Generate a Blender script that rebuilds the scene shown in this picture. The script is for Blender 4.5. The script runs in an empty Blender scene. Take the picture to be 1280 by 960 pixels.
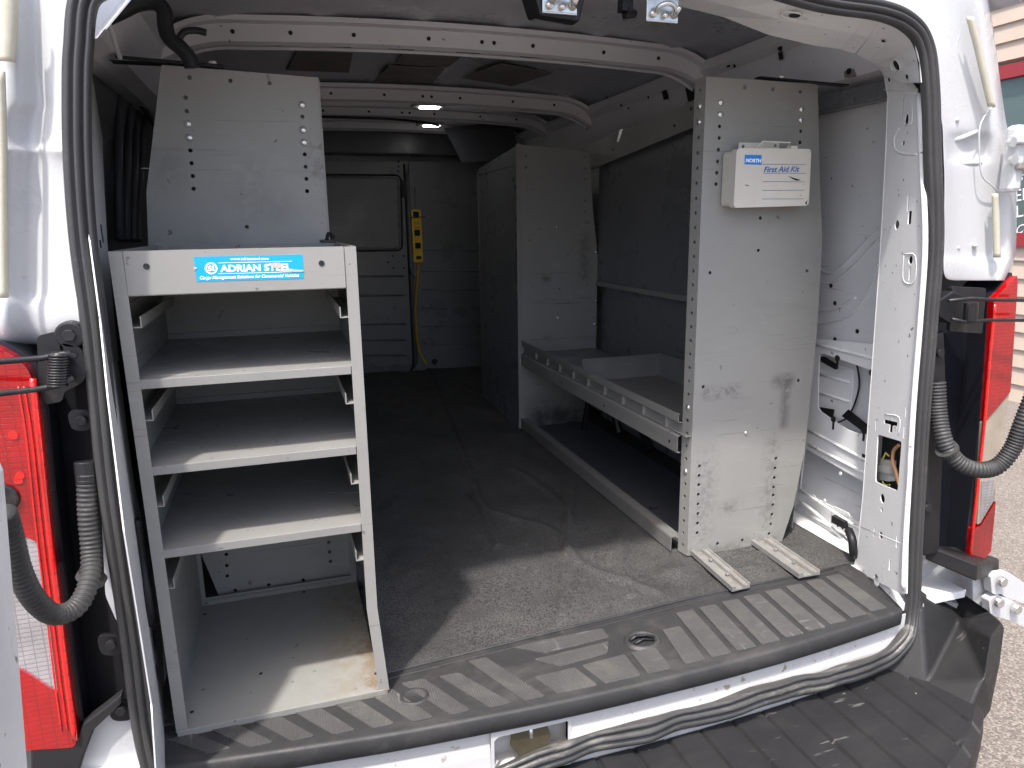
import bpy, bmesh, math, random
from mathutils import Vector, Matrix, noise
from mathutils.geometry import tessellate_polygon
random.seed(7)
SC = bpy.context.scene
COL = SC.collection
R = math.radians
# ------------------------------------------------------------------ camera
CAM = Vector((-0.52907, -1.17607, 0.83284))
YAW, PITCH, ROLL, FPX = 0.306955, 0.2200186, -0.0129937, 891.708
cy_, sy_, cp_, sp_ = math.cos(YAW), math.sin(YAW), math.cos(PITCH), math.sin(PITCH)
FW = Vector((sy_*cp_, cy_*cp_, -sp_)); RT = Vector((cy_, -sy_, 0)); UP = RT.cross(FW)
cr_, sr_ = math.cos(ROLL), math.sin(ROLL)
RT, UP = RT*cr_+UP*sr_, -RT*sr_+UP*cr_

class Pl:
    """a plane in the world; on() finds the point of it that a measured image point stands for"""
    def __init__(s, o, n):
        s.o = Vector(o); s.n = Vector(n).normalized()
        if s.n.dot(CAM-s.o) < 0: s.n = -s.n
        a = Vector((0,0,1)) if abs(s.n.z) < .9 else Vector((0,1,0))
        s.u = a.cross(s.n).normalized(); s.v = s.n.cross(s.u).normalized()
    def on(s, px, py):
        d = RT*((px-640)/FPX) - UP*((py-480)/FPX) + FW
        return CAM + d*((s.o-CAM).dot(s.n)/d.dot(s.n))
    def loc(s, p): d = Vector(p)-s.o; return (d.dot(s.u), d.dot(s.v))
    def wor(s, a, b, c=0.0): return s.o + s.u*a + s.v*b + s.n*c
def X(v): return Pl((v,0,0),(1,0,0))
def Y(v): return Pl((0,v,0),(0,1,0))
def Z(v): return Pl((0,0,v),(0,0,1))
def P3(a, b, c): a=Vector(a); return Pl(a, (Vector(b)-a).cross(Vector(c)-a))

# ------------------------------------------------------------------ materials
MAT = {}
def mat(name, base, rough=.5, metal=0., var=0., vscale=4., spots=None, bump=0., bscale=200., spec=.5,
        scratch=None, coat=0., emit=None, trans=0., alpha=1., smear=None):
    m = bpy.data.materials.new(name); m.use_nodes = True; nt = m.node_tree; N = nt.nodes; L = nt.links
    bs = N['Principled BSDF']; bs.inputs['Roughness'].default_value = rough; bs.inputs['Metallic'].default_value = metal
    bs.inputs['Specular IOR Level'].default_value = spec
    bs.inputs['Coat Weight'].default_value = coat
    bs.inputs['Transmission Weight'].default_value = trans
    tc = N.new('ShaderNodeTexCoord')
    col = N.new('ShaderNodeRGB'); col.outputs[0].default_value = (*base, 1); out = col.outputs[0]
    def mix(fac, a, b, mode='MIX'):
        x = N.new('ShaderNodeMix'); x.data_type = 'RGBA'; x.blend_type = mode
        if isinstance(fac, float): x.inputs[0].default_value = fac
        else: L.new(fac, x.inputs[0])
        for s, v in ((6, a), (7, b)):
            if hasattr(v, 'links'): L.new(v, x.inputs[s])
            else: x.inputs[s].default_value = (*v, 1)
        return x.outputs[2]
    def nz(scale, detail=6, rough_=.6, vec=None, dist=0.):
        n = N.new('ShaderNodeTexNoise'); n.inputs['Scale'].default_value = scale; n.inputs['Detail'].default_value = detail
        n.inputs['Roughness'].default_value = rough_; n.inputs['Distortion'].default_value = dist
        L.new(vec or tc.outputs['Object'], n.inputs['Vector']); return n.outputs['Fac']
    def ramp(f, a, b, va=0., vb=1.):
        r = N.new('ShaderNodeMapRange'); r.inputs['From Min'].default_value = a; r.inputs['From Max'].default_value = b
        r.inputs['To Min'].default_value = va; r.inputs['To Max'].default_value = vb
        L.new(f, r.inputs['Value']); return r.outputs[0]
    def scl(sx, sy, sz, rot=(0,0,0)):
        mp = N.new('ShaderNodeMapping'); mp.inputs['Scale'].default_value = (sx, sy, sz); mp.inputs['Rotation'].default_value = rot
        L.new(tc.outputs['Object'], mp.inputs['Vector']); return mp.outputs[0]
    if var:
        f = ramp(nz(vscale, 8, .65), .3, .7)
        out = mix(f, tuple(c*(1-var) for c in base), tuple(min(1, c*(1+var*.6)) for c in base))
        rr = ramp(nz(vscale*2.3, 6, .7), .3, .7, max(.03, rough-.1), min(1, rough+.12)); L.new(rr, bs.inputs['Roughness'])
    if smear:   # broad soft smudges stretched along one axis: (color, scale vec, lo, hi, amount)
        for (c, sv, lo, hi, am) in smear:
            f = ramp(nz(1., 6, .7, scl(*sv), .4), lo, hi, 0, am); out = mix(f, out, c)
    if spots:   # (color, scale, lo, hi)
        for (c, s_, lo, hi) in spots:
            f = ramp(nz(s_, 3, .5), lo, hi); out = mix(f, out, c)
    if scratch: # thin scratches
        for (c, sv, rot, lo, hi, am) in scratch:
            f1 = ramp(nz(1., 2, .5, scl(*sv, rot)), lo, hi, 0, am)
            f2 = ramp(nz(3.3, 3, .6), .46, .6)
            mm = N.new('ShaderNodeMath'); mm.operation = 'MULTIPLY'; L.new(f1, mm.inputs[0]); L.new(f2, mm.inputs[1])
            out = mix(mm.outputs[0], out, c)
    L.new(out, bs.inputs['Base Color'])
    if bump:
        b = N.new('ShaderNodeBump'); b.inputs['Strength'].default_value = bump; b.inputs['Distance'].default_value = .002
        L.new(nz(bscale, 3, .6), b.inputs['Height']); L.new(b.outputs[0], bs.inputs['Normal'])
    if emit:
        bs.inputs['Emission Color'].default_value = (*emit[0], 1); bs.inputs['Emission Strength'].default_value = emit[1]
    MAT[name] = m; m['tools'] = 0
    return m, dict(N=N, L=L, bs=bs, tc=tc, mix=mix, nz=nz, ramp=ramp, scl=scl, out=out)

DK = (.09,.085,.08)
def steel(name, base, **k):
    return mat(name, base, .42, .0, .07, 3.5,
        smear=[((.19,.185,.175), (3,3,11), .56, .80, .55), ((.52,.52,.50), (5,5,16), .60, .85, .35)],
        spots=[((.14,.13,.12), 46, .705, .73)],
        scratch=[(DK, (2.5,2.5,120), (0,0,0), .66, .72, .55), (DK, (3,3,150), (0,R(8),R(3)), .68, .73, .5)],
        bump=.04, bscale=350, **k)
steel('gray_steel', (.262,.260,.244))
# shelf steel: scuffed on its faces that lie flat
_, t = mat('shelf_steel', (.235,.233,.222), .34, .0, .10, 5,
    smear=[((.12,.12,.115), (5,4,5), .55, .8, .6), ((.55,.55,.54), (9,40,9), .63, .8, .5)],
    spots=[((.1,.095,.09), 60, .70, .73)], scratch=[((.7,.7,.7), (14,90,14), (0,0,R(12)), .66, .70, .7), (DK, (110,5,5), (0,0,R(20)), .68, .72, .6)], bump=.05, bscale=260)
# pan with rust near its right edge and front lip
m, t = mat('rusty_pan', (.26,.26,.242), .42, 0, .10, 5, smear=[((.17,.165,.15), (5,4,5), .55, .8, .5), ((.55,.55,.53), (12,30,12), .62, .8, .45)],
    spots=[((.1,.09,.08), 60, .70, .73)], bump=.05)
N, L = t['N'], t['L']
sx = N.new('ShaderNodeSeparateXYZ'); L.new(t['tc'].outputs['Object'], sx.inputs[0])
f1 = t['ramp'](sx.outputs[0], .06, .17)          # towards the right side
f2 = t['ramp'](t['nz'](34, 8, .8), .44, .54)
f3 = t['ramp'](t['nz'](7, 5, .6), .36, .62)
mm = N.new('ShaderNodeMath'); mm.operation='MULTIPLY'; L.new(f1, mm.inputs[0]); L.new(f2, mm.inputs[1])
m2 = N.new('ShaderNodeMath'); m2.operation='MULTIPLY'; L.new(mm.outputs[0], m2.inputs[0]); L.new(f3, m2.inputs[1])
o = t['mix'](m2.outputs[0], t['out'], (.17,.105,.055))
fy = t['ramp'](t['nz'](11, 5, .6), .45, .7, 0, .5); my = N.new('ShaderNodeMath'); my.operation='MULTIPLY'; L.new(fy, my.inputs[0]); L.new(f1, my.inputs[1])
o = t['mix'](my.outputs[0], o, (.29,.255,.18)); L.new(o, t['bs'].inputs['Base Color'])

mat('white_paint', (.50,.51,.52), .28, 0, .035, 3, spots=[((.45,.43,.38), 38, .70, .76)], smear=[((.5,.48,.44), (6,6,2), .62, .85, .35)], coat=.3)
mat('jamb_paint', (.80,.805,.80), .35, 0, .05, 5, spots=[((.22,.21,.19), 55, .69, .73)], smear=[((.4,.39,.36), (7,7,3), .6, .85, .4)],
    scratch=[(DK, (60,60,3), (0,R(20),0), .69, .73, .7)], coat=.1)
mat('sill_paint', (.54,.54,.535), .3, 0, .05, 5, spots=[((.3,.25,.18), 45, .66, .72)], smear=[((.42,.38,.32), (4,4,20), .58, .8, .5)])
mat('interior_paint', (.68,.685,.69), .45, 0, .06, 3, smear=[((.3,.29,.29), (2,2,6), .58, .8, .5)], spots=[((.15,.14,.14), 50, .71, .74)],
    scratch=[(DK, (3,3,90), (R(30),0,0), .68, .72, .6)])
mat('bow_paint', (.70,.69,.71), .42, 0, .05, 4, spots=[((.2,.2,.2), 60, .71, .74)])
mat('roof_paint', (.52,.53,.58), .33, 0, .16, 2.2, smear=[((.62,.62,.66), (1.6,2.2,2), .52, .58, .45), ((.34,.34,.38), (1.2,1.8,2), .55, .6, .5)])
mat('damping_pad', (.22,.205,.18), .8, 0, .2, 14, bump=.2, bscale=90)
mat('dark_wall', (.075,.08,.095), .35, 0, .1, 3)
mat('black_hole', (.012,.012,.013), .8)
mat('black_plastic', (.012,.012,.014), .45, 0, .15, 6, spec=.35, bump=.12, bscale=600)
mat('gloss_black', (.012,.013,.018), .12, 0, .1, 3)
mat('bumper_plastic', (.019,.019,.020), .5, 0, .10, 9, spec=.32, smear=[((.04,.039,.037), (3,8,3), .54, .8, .5)], spots=[((.25,.24,.22), 60, .745, .77)],
    scratch=[((.16,.155,.15), (12,80,12), (0,0,R(30)), .68, .73, .5)], bump=.15, bscale=500)
mat('seal_rubber', (.045,.045,.046), .48, 0, .2, 9, smear=[((.17,.16,.145), (14,14,14), .60, .8, .55)], bump=.2, bscale=260)
mat('seal_worn', (.050,.049,.047), .42, 0, .3, 12, smear=[((.26,.25,.22), (9,30,30), .54, .75, .65)], bump=.3, bscale=160)
mat('hose_rubber', (.030,.030,.030), .6, 0, .15, 20, smear=[((.15,.145,.135), (18,18,18), .55, .8, .5)], bump=.2)
mat('sill_plastic', (.029,.029,.030), .58, 0, .22, 8, smear=[((.10,.095,.088), (6,9,6), .52, .75, .5), ((.16,.158,.15), (20,9,20), .62, .8, .45)], bump=.2, bscale=300)
m, t = mat('tread_pad', (.070,.070,.069), .5, 0, .2, 10, smear=[((.14,.132,.12), (8,8,8), .50, .75, .6)], scratch=[((.22,.215,.2), (14,110,14), (0,0,R(20)), .62, .68, .6), ((.22,.215,.2), (90,14,14), (0,0,R(35)), .64, .70, .5)])
w = t['N'].new('ShaderNodeTexWave'); w.inputs['Scale'].default_value = 70; w.inputs['Distortion'].default_value = .5; w.bands_direction='X'
t['L'].new(t['tc'].outputs['Object'], w.inputs['Vector']); b = t['N'].new('ShaderNodeBump'); b.inputs['Strength'].default_value=.5; b.inputs['Distance'].default_value=.0012
t['L'].new(w.outputs['Fac'], b.inputs['Height']); t['L'].new(b.outputs[0], t['bs'].inputs['Normal'])
def zone(t, col, boxes, nscale, lo, hi, am):
    N, L = t['N'], t['L']; s3 = N.new('ShaderNodeSeparateXYZ'); L.new(t['tc'].outputs['Object'], s3.inputs[0])
    out = t.get('cur', t['out'])
    for (x0,x1,z0,z1,sf) in boxes:
        f = None
        for ax, a, b_ in ((0,x0,x1),(2,z0,z1)):
            for lo_, hi_ in ((a-sf,a+sf),(b_+sf,b_-sf)):
                r_ = t['ramp'](s3.outputs[ax], lo_, hi_)
                if f is None: f = r_
                else:
                    q = N.new('ShaderNodeMath'); q.operation='MULTIPLY'; L.new(f,q.inputs[0]); L.new(r_,q.inputs[1]); f = q.outputs[0]
        q = N.new('ShaderNodeMath'); q.operation='MULTIPLY'; L.new(f,q.inputs[0]); L.new(t['ramp'](t['nz'](nscale,7,.75),lo,hi,0,am),q.inputs[1])
        out = t['mix'](q.outputs[0], out, col)
    L.new(out, t['bs'].inputs['Base Color']); t['cur'] = out
SM = dict(rough=.42, var=.07, vscale=3.5, smear=[((.19,.185,.175), (3,3,11), .56, .80, .55), ((.52,.52,.50), (5,5,16), .60, .85, .35)],
        spots=[((.14,.13,.12), 46, .705, .73)], scratch=[(DK, (2.5,2.5,120), (0,0,0), .66, .72, .55), (DK, (3,3,150), (0,R(8),R(3)), .68, .73, .5)], bump=.04, bscale=350)
m, t = mat('scuffed_steel', (.268,.266,.25), **SM)      # end panel of the right unit; x, z from the unit's base
zone(t, (.11,.11,.105), [(.075,.135,.425,.452,.012),(.105,.125,.31,.45,.012)], 60, .36, .5, .85)
zone(t, (.11,.105,.10), [(.07,.10,.05,.30,.02),(-.13,-.09,.02,.28,.03),(-.06,.0,.10,.13,.015),(-.13,-.02,.41,.44,.01)], 70, .44, .60, .7)
zone(t, (.13,.12,.10), [(-.15,.12,-.02,.02,.012)], 50, .40, .6, .6)
m, t = mat('sooty_steel', (.28,.28,.27), **SM)
zone(t, (.03,.03,.03), [(-.14,.12,-.05,.10,.05)], 9, .25, .55, .9)
zone(t, (.10,.10,.09), [(-.08,-.04,.60,.63,.01),(-.02,.06,.29,.305,.008),(.09,.12,.6,.8,.02),(-.07,-.04,.36,.38,.01)], 40, .35, .6, .8)
m, t = mat('smudged_steel', (.30,.298,.282), **SM)      # left upper end panel
zone(t, (.19,.19,.18), [(-.03,.07,.90,.97,.03),(-.02,.10,.85,.90,.02),(-.11,-.02,.78,.83,.03),(-.16,-.10,.90,1.0,.02)], 24, .36, .58, .6)
zone(t, (.15,.13,.10), [(.145,.19,.93,1.02,.015)], 60, .45, .6, .8)
# floor mat
m, t = mat('floor_mat', (.064,.064,.063), .58, 0, .25, 2.5,
    smear=[((.034,.034,.035), (2.,2.4,2), .50, .68, .55), ((.125,.122,.116), (3,2.2,3), .44, .70, .75), ((.15,.138,.122), (5,8,5), .56, .80, .55), ((.15,.148,.14), (60,8,20), .66, .8, .35)],
    spots=[((.022,.022,.022), 260, .45, .62), ((.16,.15,.14), 420, .66, .72)])
b = t['N'].new('ShaderNodeBump'); b.inputs['Strength'].default_value=.55; b.inputs['Distance'].default_value=.0016
t['L'].new(t['nz'](330, 4, .7), b.inputs['Height']); t['L'].new(b.outputs[0], t['bs'].inputs['Normal'])
mat('galvanised', (.62,.62,.60), .32, .85, .12, 30)
mat('aluminium', (.33,.325,.31), .42, .4, .2, 14, smear=[((.16,.125,.09), (14,14,14), .50, .72, .7)])
mat('bolt_steel', (.75,.75,.74), .25, .9)
mat('striker_bronze', (.09,.075,.045), .4, .7, .2, 30)
mat('dark_metal', (.028,.028,.03), .4, .5, .2, 20, smear=[((.13,.11,.09), (30,30,30), .55, .8, .5)])
mat('cream_enamel', (.60,.575,.50), .35, 0, .05, 8, spots=[((.25,.17,.1), 60, .70, .75)], smear=[((.5,.47,.38), (10,10,10), .58, .8, .5)],
    scratch=[((.12,.1,.08), (30,30,160), (0,R(25),0), .68, .72, .8)])
mat('ink_blue', (.045,.13,.36), .5)
mat('patch_blue', (.015,.20,.62), .4)
mat('sticker_cyan', (.004,.34,.66), .35, 0, .05, 30, spots=[((.75,.78,.8), 95, .70, .74)])
mat('sticker_worn', (.50,.47,.40), .5, 0, .2, 60)
mat('sticker_white', (.86,.88,.9), .4)
mat('yellow_plastic', (.80,.52,.015), .4, 0, .1, 20)
mat('yellow_cord', (.62,.38,.02), .5)
mat('sealant', (.50,.475,.38), .5, 0, .1, 20, bump=.2, bscale=90)
mat('text_white', (.8,.8,.8), .6)
mat('window_red', (.26,.025,.03), .4)
mat('window_glass', (.10,.14,.135), .06, 0, .3, 1.2)
mat('siding', (.46,.375,.30), .6, 0, .06, 2, smear=[((.5,.4,.3), (1,1,9), .5, .8, .5)])
mat('bin_gray', (.17,.168,.162), .5, 0, .12, 20, smear=[((.25,.2,.15), (20,20,20), .58, .8, .5)])
mat('partition_gray', (.15,.157,.168), .3, 0, .06, 2, smear=[((.26,.26,.26), (3,3,22), .60, .78, .45)], spots=[((.05,.05,.05), 40, .70, .74)])
mat('wire_copper', (.5,.25,.12), .4)
mat('tag_yellow', (.55,.52,.12), .5)
mat('connector_gray', (.45,.45,.42), .5)
mat('lamp_glow', (1,1,1), .3, emit=((1,.98,.92), 9.))
mat('lamp_frame', (.4,.4,.4), .3)
# tail lamp plastics
def lens(name, base, sc, rough=.08, mo=.45):
    m, t = mat(name, base, rough, 0, .35, 9, coat=1.)
    N, L = t['N'], t['L']
    br = N.new('ShaderNodeTexBrick'); br.inputs['Scale'].default_value = sc
    br.inputs['Color1'].default_value=(1,1,1,1); br.inputs['Color2'].default_value=(.88,.88,.88,1); br.inputs['Mortar'].default_value=(mo,mo,mo,1)
    br.inputs['Mortar Size'].default_value=.03; br.offset=.0
    mp = t['scl'](1,1,1,(R(90),0,0)); L.new(mp, br.inputs['Vector'])
    b = N.new('ShaderNodeBump'); b.inputs['Strength'].default_value=.5; b.inputs['Distance'].default_value=.003
    L.new(br.outputs['Color'], b.inputs['Height']); L.new(b.outputs[0], t['bs'].inputs['Normal'])
    o = t['mix'](.5, t['out'], br.outputs['Color'], 'MULTIPLY'); L.new(o, t['bs'].inputs['Base Color'])
lens('red_lens', (.36,.002,.004), 30)
lens('red_bright', (.80,.008,.006), 12, .15)
lens('clear_lens', (.62,.62,.65), 34, .12, .3); MAT['clear_lens'].node_tree.nodes['Principled BSDF'].inputs['Metallic'].default_value = .75
mat('ground_beige_lens', (.34,.29,.225), .12, 0, .2, 20, coat=1.)  # clear strip; the beige of the ground seen through it is painted in
# asphalt with exposed pinkish aggregate
m, t = mat('asphalt', (.155,.142,.13), .85, 0, .16, 1.4)
N, L = t['N'], t['L']
v = N.new('ShaderNodeTexVoronoi'); v.inputs['Scale'].default_value = 150; L.new(t['tc'].outputs['Object'], v.inputs['Vector'])
cr = N.new('ShaderNodeValToRGB'); L.new(v.outputs['Color'], cr.inputs[0])
e = cr.color_ramp.elements; e[0].color=(.05,.05,.05,1); e[1].color=(.36,.33,.29,1); x = cr.color_ramp.elements.new(.5); x.color=(.17,.135,.11,1)
o = t['mix'](.62, t['out'], cr.outputs[0]); L.new(o, t['bs'].inputs['Base Color'])
b = N.new('ShaderNodeBump'); b.inputs['Strength'].default_value=.7; b.inputs['Distance'].default_value=.004; b.invert=True
L.new(v.outputs['Distance'], b.inputs['Height']); L.new(b.outputs[0], t['bs'].inputs['Normal'])

# ------------------------------------------------------------------ objects
def tag(o, label=None, cat=None, group=None, kind=None):
    for k, v in (('label',label),('category',cat),('group',group),('kind',kind)):
        if v: o[k] = v
    return o
def thing(name, loc, label, cat, group=None):
    o = bpy.data.objects.new(name, None); o.location = loc; o.empty_display_size = .1; COL.objects.link(o)
    o['_w'] = list(loc)
    return tag(o, label, cat, group)
def mk(name, verts, faces, m, parent=None, smooth=False, base=None, bevel=0., sub=0, solid=0., solidoff=-1., autosm=None):
    """one mesh object from world vertices; the origin goes to the parent's base or its own"""
    if parent is not None:
        org = Vector(parent['_w'])
    else:
        xs = [v[0] for v in verts]; ys = [v[1] for v in verts]; zs = [v[2] for v in verts]
        org = Vector(base) if base else Vector(((min(xs)+max(xs))/2, (min(ys)+max(ys))/2, min(zs)))
    me = bpy.data.meshes.new(name); me.from_pydata([Vector(v)-org for v in verts], [], faces); me.update()
    me.materials.append(MAT[m])
    bm = bmesh.new(); bm.from_mesh(me); bmesh.ops.recalc_face_normals(bm, faces=bm.faces); bm.to_mesh(me); bm.free()
    o = bpy.data.objects.new(name, me); COL.objects.link(o); o['_w'] = list(org)
    if parent is not None: o.parent = parent
    if parent is None: o.location = org
    if smooth:
        for p in me.polygons: p.use_smooth = True
    if solid:
        md = o.modifiers.new('solid','SOLIDIFY'); md.thickness = solid; md.offset = solidoff
    if sub:
        md = o.modifiers.new('sub','SUBSURF'); md.levels = sub; md.render_levels = sub
        for p in me.polygons: p.use_smooth = True
    if bevel:
        md = o.modifiers.new('bev','BEVEL'); md.width = bevel; md.segments = 2; md.limit_method='ANGLE'; md.angle_limit = R(40)
    return o
SPLIT = {'frame_rib','dark_clip','trim_strip','hinge_pin','connector_clip','panel_swage','panel_hole','box_rib','keyhole_slot','swage','door_hole','screw',
    'bulb_glint','lens_ridge','check_rod','hinge_bolt','strap_nut','rivet','cable_tie','rail_hole','pan_hole','ruled_line','paint_chip','support_brace','lip_slot','lip_hole',
    'bow_hole','rail_opening','header_hole','header_pressing','pressed_ridge','spot_weld','wall_rib','diagonal_brace','pressed_edge','striker_bolt','cover_bead','lashing_ring','worn_patch','pillar_slot','door_hinge_arm','back_frame','rear_sill'}
class MB:
    def __init__(s): s.v = []; s.f = []
    def add(s, vs, fs):
        k = len(s.v); s.v += [tuple(v) for v in vs]; s.f += [tuple(i+k for i in f) for f in fs]; return s
    def box(s, x0, x1, y0, y1, z0, z1, M=None):
        vs = [Vector((x,y,z)) for x in (x0,x1) for y in (y0,y1) for z in (z0,z1)]
        if M: vs = [M@v for v in vs]
        return s.add(vs, [(0,1,3,2),(4,6,7,5),(0,4,5,1),(2,3,7,6),(0,2,6,4),(1,5,7,3)])
    def hexa(s, a, b):   # two quads (lists of four) joined
        return s.add(list(a)+list(b), [(0,1,2,3),(7,6,5,4)]+[(i,(i+1)%4,(i+1)%4+4,i+4) for i in range(4)])
    def tube(s, pts, r, n=10, cap=True):
        pts = [Vector(p) for p in pts]; k0 = len(s.v); rs = r if isinstance(r, list) else [r]*len(pts)
        t0 = (pts[1]-pts[0]).normalized(); a = Vector((0,0,1)) if abs(t0.z)<.9 else Vector((1,0,0))
        u = t0.cross(a).normalized()
        for i, p in enumerate(pts):
            t = (pts[min(i+1,len(pts)-1)]-pts[max(i-1,0)]).normalized()
            u = (u - t*u.dot(t)).normalized(); w = t.cross(u)
            s.v += [tuple(p + (u*math.cos(2*math.pi*j/n)+w*math.sin(2*math.pi*j/n))*rs[i]) for j in range(n)]
        for i in range(len(pts)-1):
            for j in range(n):
                s.f.append((k0+i*n+j, k0+i*n+(j+1)%n, k0+(i+1)*n+(j+1)%n, k0+(i+1)*n+j))
        if cap: s.f.append(tuple(k0+j for j in range(n))); s.f.append(tuple(k0+(len(pts)-1)*n+j for j in reversed(range(n))))
        return s
    def cyl(s, c, ax, r, h, n=16, r2=None):
        c = Vector(c); ax = Vector(ax).normalized(); return s.tube([c, c+ax*h], [r, r if r2 is None else r2], n)
    def sweep(s, pts, prof, side, upv, closed=False):
        """prof: list of (a,b); side/upv: functions i -> vectors"""
        k0 = len(s.v); n = len(prof); m_ = len(pts)
        for i, p in enumerate(pts):
            for a, b in prof: s.v.append(tuple(Vector(p)+side(i)*a+upv(i)*b))
        for i in range(m_-1+(1 if closed else 0)):
            i2 = (i+1)%m_
            for j in range(n-1): s.f.append((k0+i*n+j, k0+i*n+j+1, k0+i2*n+j+1, k0+i2*n+j))
        return s
    def plate(s, pl, outline, holes=(), thick=.0015, off=0.):
        """pl: plane, outline: 2D local coords; real holes; front face at off, body behind it"""
        def area(q): return sum(q[i][0]*q[(i+1)%len(q)][1]-q[(i+1)%len(q)][0]*q[i][1] for i in range(len(q)))
        loops = [list(outline)] + [list(h) for h in holes]
        if area(loops[0]) < 0: loops[0].reverse()
        for h in loops[1:]:
            if area(h) > 0: h.reverse()
        tri = tessellate_polygon([[Vector((a,b,0)) for a,b in l] for l in loops])
        flat = [q for l in loops for q in l]; n = len(flat); k = len(s.v)
        s.v += [tuple(pl.wor(a,b,off)) for a,b in flat] + [tuple(pl.wor(a,b,off-thick)) for a,b in flat]
        for t_ in tri: s.f.append((k+t_[0],k+t_[1],k+t_[2])); s.f.append((k+n+t_[2],k+n+t_[1],k+n+t_[0]))
        q = 0
        for l in loops:
            for i in range(len(l)):
                a, b = q+i, q+(i+1)%len(l); s.f.append((k+a, k+b, k+n+b, k+n+a))
            q += len(l)
        return s
    def grid(s, rows):
        k = len(s.v); n = len(rows[0])
        for r_ in rows: s.v += [tuple(p) for p in r_]
        for i in range(len(rows)-1):
            for j in range(n-1): s.f.append((k+i*n+j, k+i*n+j+1, k+(i+1)*n+j+1, k+(i+1)*n+j))
        return s
    def build(s, name, m, parent=None, **k):
        if name not in SPLIT: return mk(name, s.v, s.f, m, parent, **k)
        par = list(range(len(s.v)))
        def find(a):
            while par[a] != a: par[a] = par[par[a]]; a = par[a]
            return a
        for f in s.f:
            for i in f[1:]: par[find(i)] = find(f[0])
        groups = {}
        for f in s.f: groups.setdefault(find(f[0]), []).append(f)
        o = None
        for fs in groups.values():
            used = sorted({i for f in fs for i in f}); ix = {a:b for b, a in enumerate(used)}
            o = mk(name, [s.v[i] for i in used], [tuple(ix[i] for i in f) for f in fs], m, parent, **k)
        return o
def circ(pl, px, py, r, n=10, sx=1., sy=1.):
    a, b = pl.loc(pl.on(px,py)); return [(a+r*sx*math.cos(2*math.pi*i/n), b+r*sy*math.sin(2*math.pi*i/n)) for i in range(n)]
def tr(pl, pts): return [pl.loc(pl.on(*p)) for p in pts]
def rc(pl, px, py, w, h, rot=0.):   # rectangle hole, metres
    a, b = pl.loc(pl.on(px,py)); c, s_ = math.cos(rot), math.sin(rot)
    return [(a+u*c-v*s_, b+u*s_+v*c) for u, v in ((-w/2,-h/2),(w/2,-h/2),(w/2,h/2),(-w/2,h/2))]
def smooth_path(pts, n=6, closed=False):
    pts = [Vector(p) for p in pts]; out = []
    m_ = len(pts)
    for i in range(m_ if closed else m_-1):
        g = (lambda k: pts[k % m_]) if closed else (lambda k: pts[min(max(k,0),m_-1)])
        a, b, c, d = g(i-1), g(i), g(i+1), g(i+2)
        for j in range(n):
            t_ = j/n
            out.append(.5*((2*b)+(-a+c)*t_+(2*a-5*b+4*c-d)*t_*t_+(-a+3*b-3*c+d)*t_**3))
    if not closed: out.append(pts[-1])
    return out
def roundpoly(pts, r, n=5):
    out = []; m_ = len(pts)
    for i in range(m_):
        p = Vector(pts[i]).to_2d() if len(pts[i])>2 else Vector(pts[i]); a = Vector(pts[i-1]); b = Vector(pts[(i+1)%m_])
        da = (a-p); db = (b-p); ra = min(r, da.length*.45, db.length*.45)
        s_ = p+da.normalized()*ra; e_ = p+db.normalized()*ra
        for j in range(n+1):
            t_ = j/n; out.append(tuple((1-t_)**2*s_+2*t_*(1-t_)*p+t_*t_*e_))
    return out
def text(name, s, pl, pL, pR, m, parent, off=.0012, height=None, bold=0., shear=0., ex=.0003, label=None):
    """writing on a plane, its baseline from image point pL to pR"""
    c = bpy.data.curves.new(name, 'FONT'); c.body = s; c.size = 1; c.extrude = 0; c.offset = bold; c.shear = shear; c.resolution_u = 3
    to = bpy.data.objects.new('tmp', c); COL.objects.link(to); bpy.context.view_layer.update()
    dg = bpy.context.evaluated_depsgraph_get()
    me = bpy.data.meshes.new_from_object(to.evaluated_get(dg)); bpy.data.objects.remove(to)
    xs = [v.co.x for v in me.vertices]; x0, x1 = min(xs), max(xs)
    A = Vector(pl.loc(pl.on(*pL)) if not hasattr(pL,'x') else pl.loc(pL)); B = Vector(pl.loc(pl.on(*pR)) if not hasattr(pR,'x') else pl.loc(pR))
    d = B-A; k = d.length/(x1-x0); d.normalize(); nrm = Vector((-d.y, d.x)); kh = k if height is None else height/.7
    vs = []
    for v in me.vertices:
        q = A + d*((v.co.x-x0)*k) + nrm*(v.co.y*kh); vs.append(pl.wor(q.x, q.y, off))
    fs = [tuple(p.vertices) for p in me.polygons]
    o = mk(name, vs, fs, m, parent); md = o.modifiers.new('solid','SOLIDIFY'); md.thickness = ex; md.offset = 0
    if label: o['label'] = label
    return o
def copy_part(o, parent, delta):
    c = o.copy(); COL.objects.link(c); c.parent = parent
    c.location = o.location + Vector(delta); c['_w'] = list(Vector(o['_w']))
    return c

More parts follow.
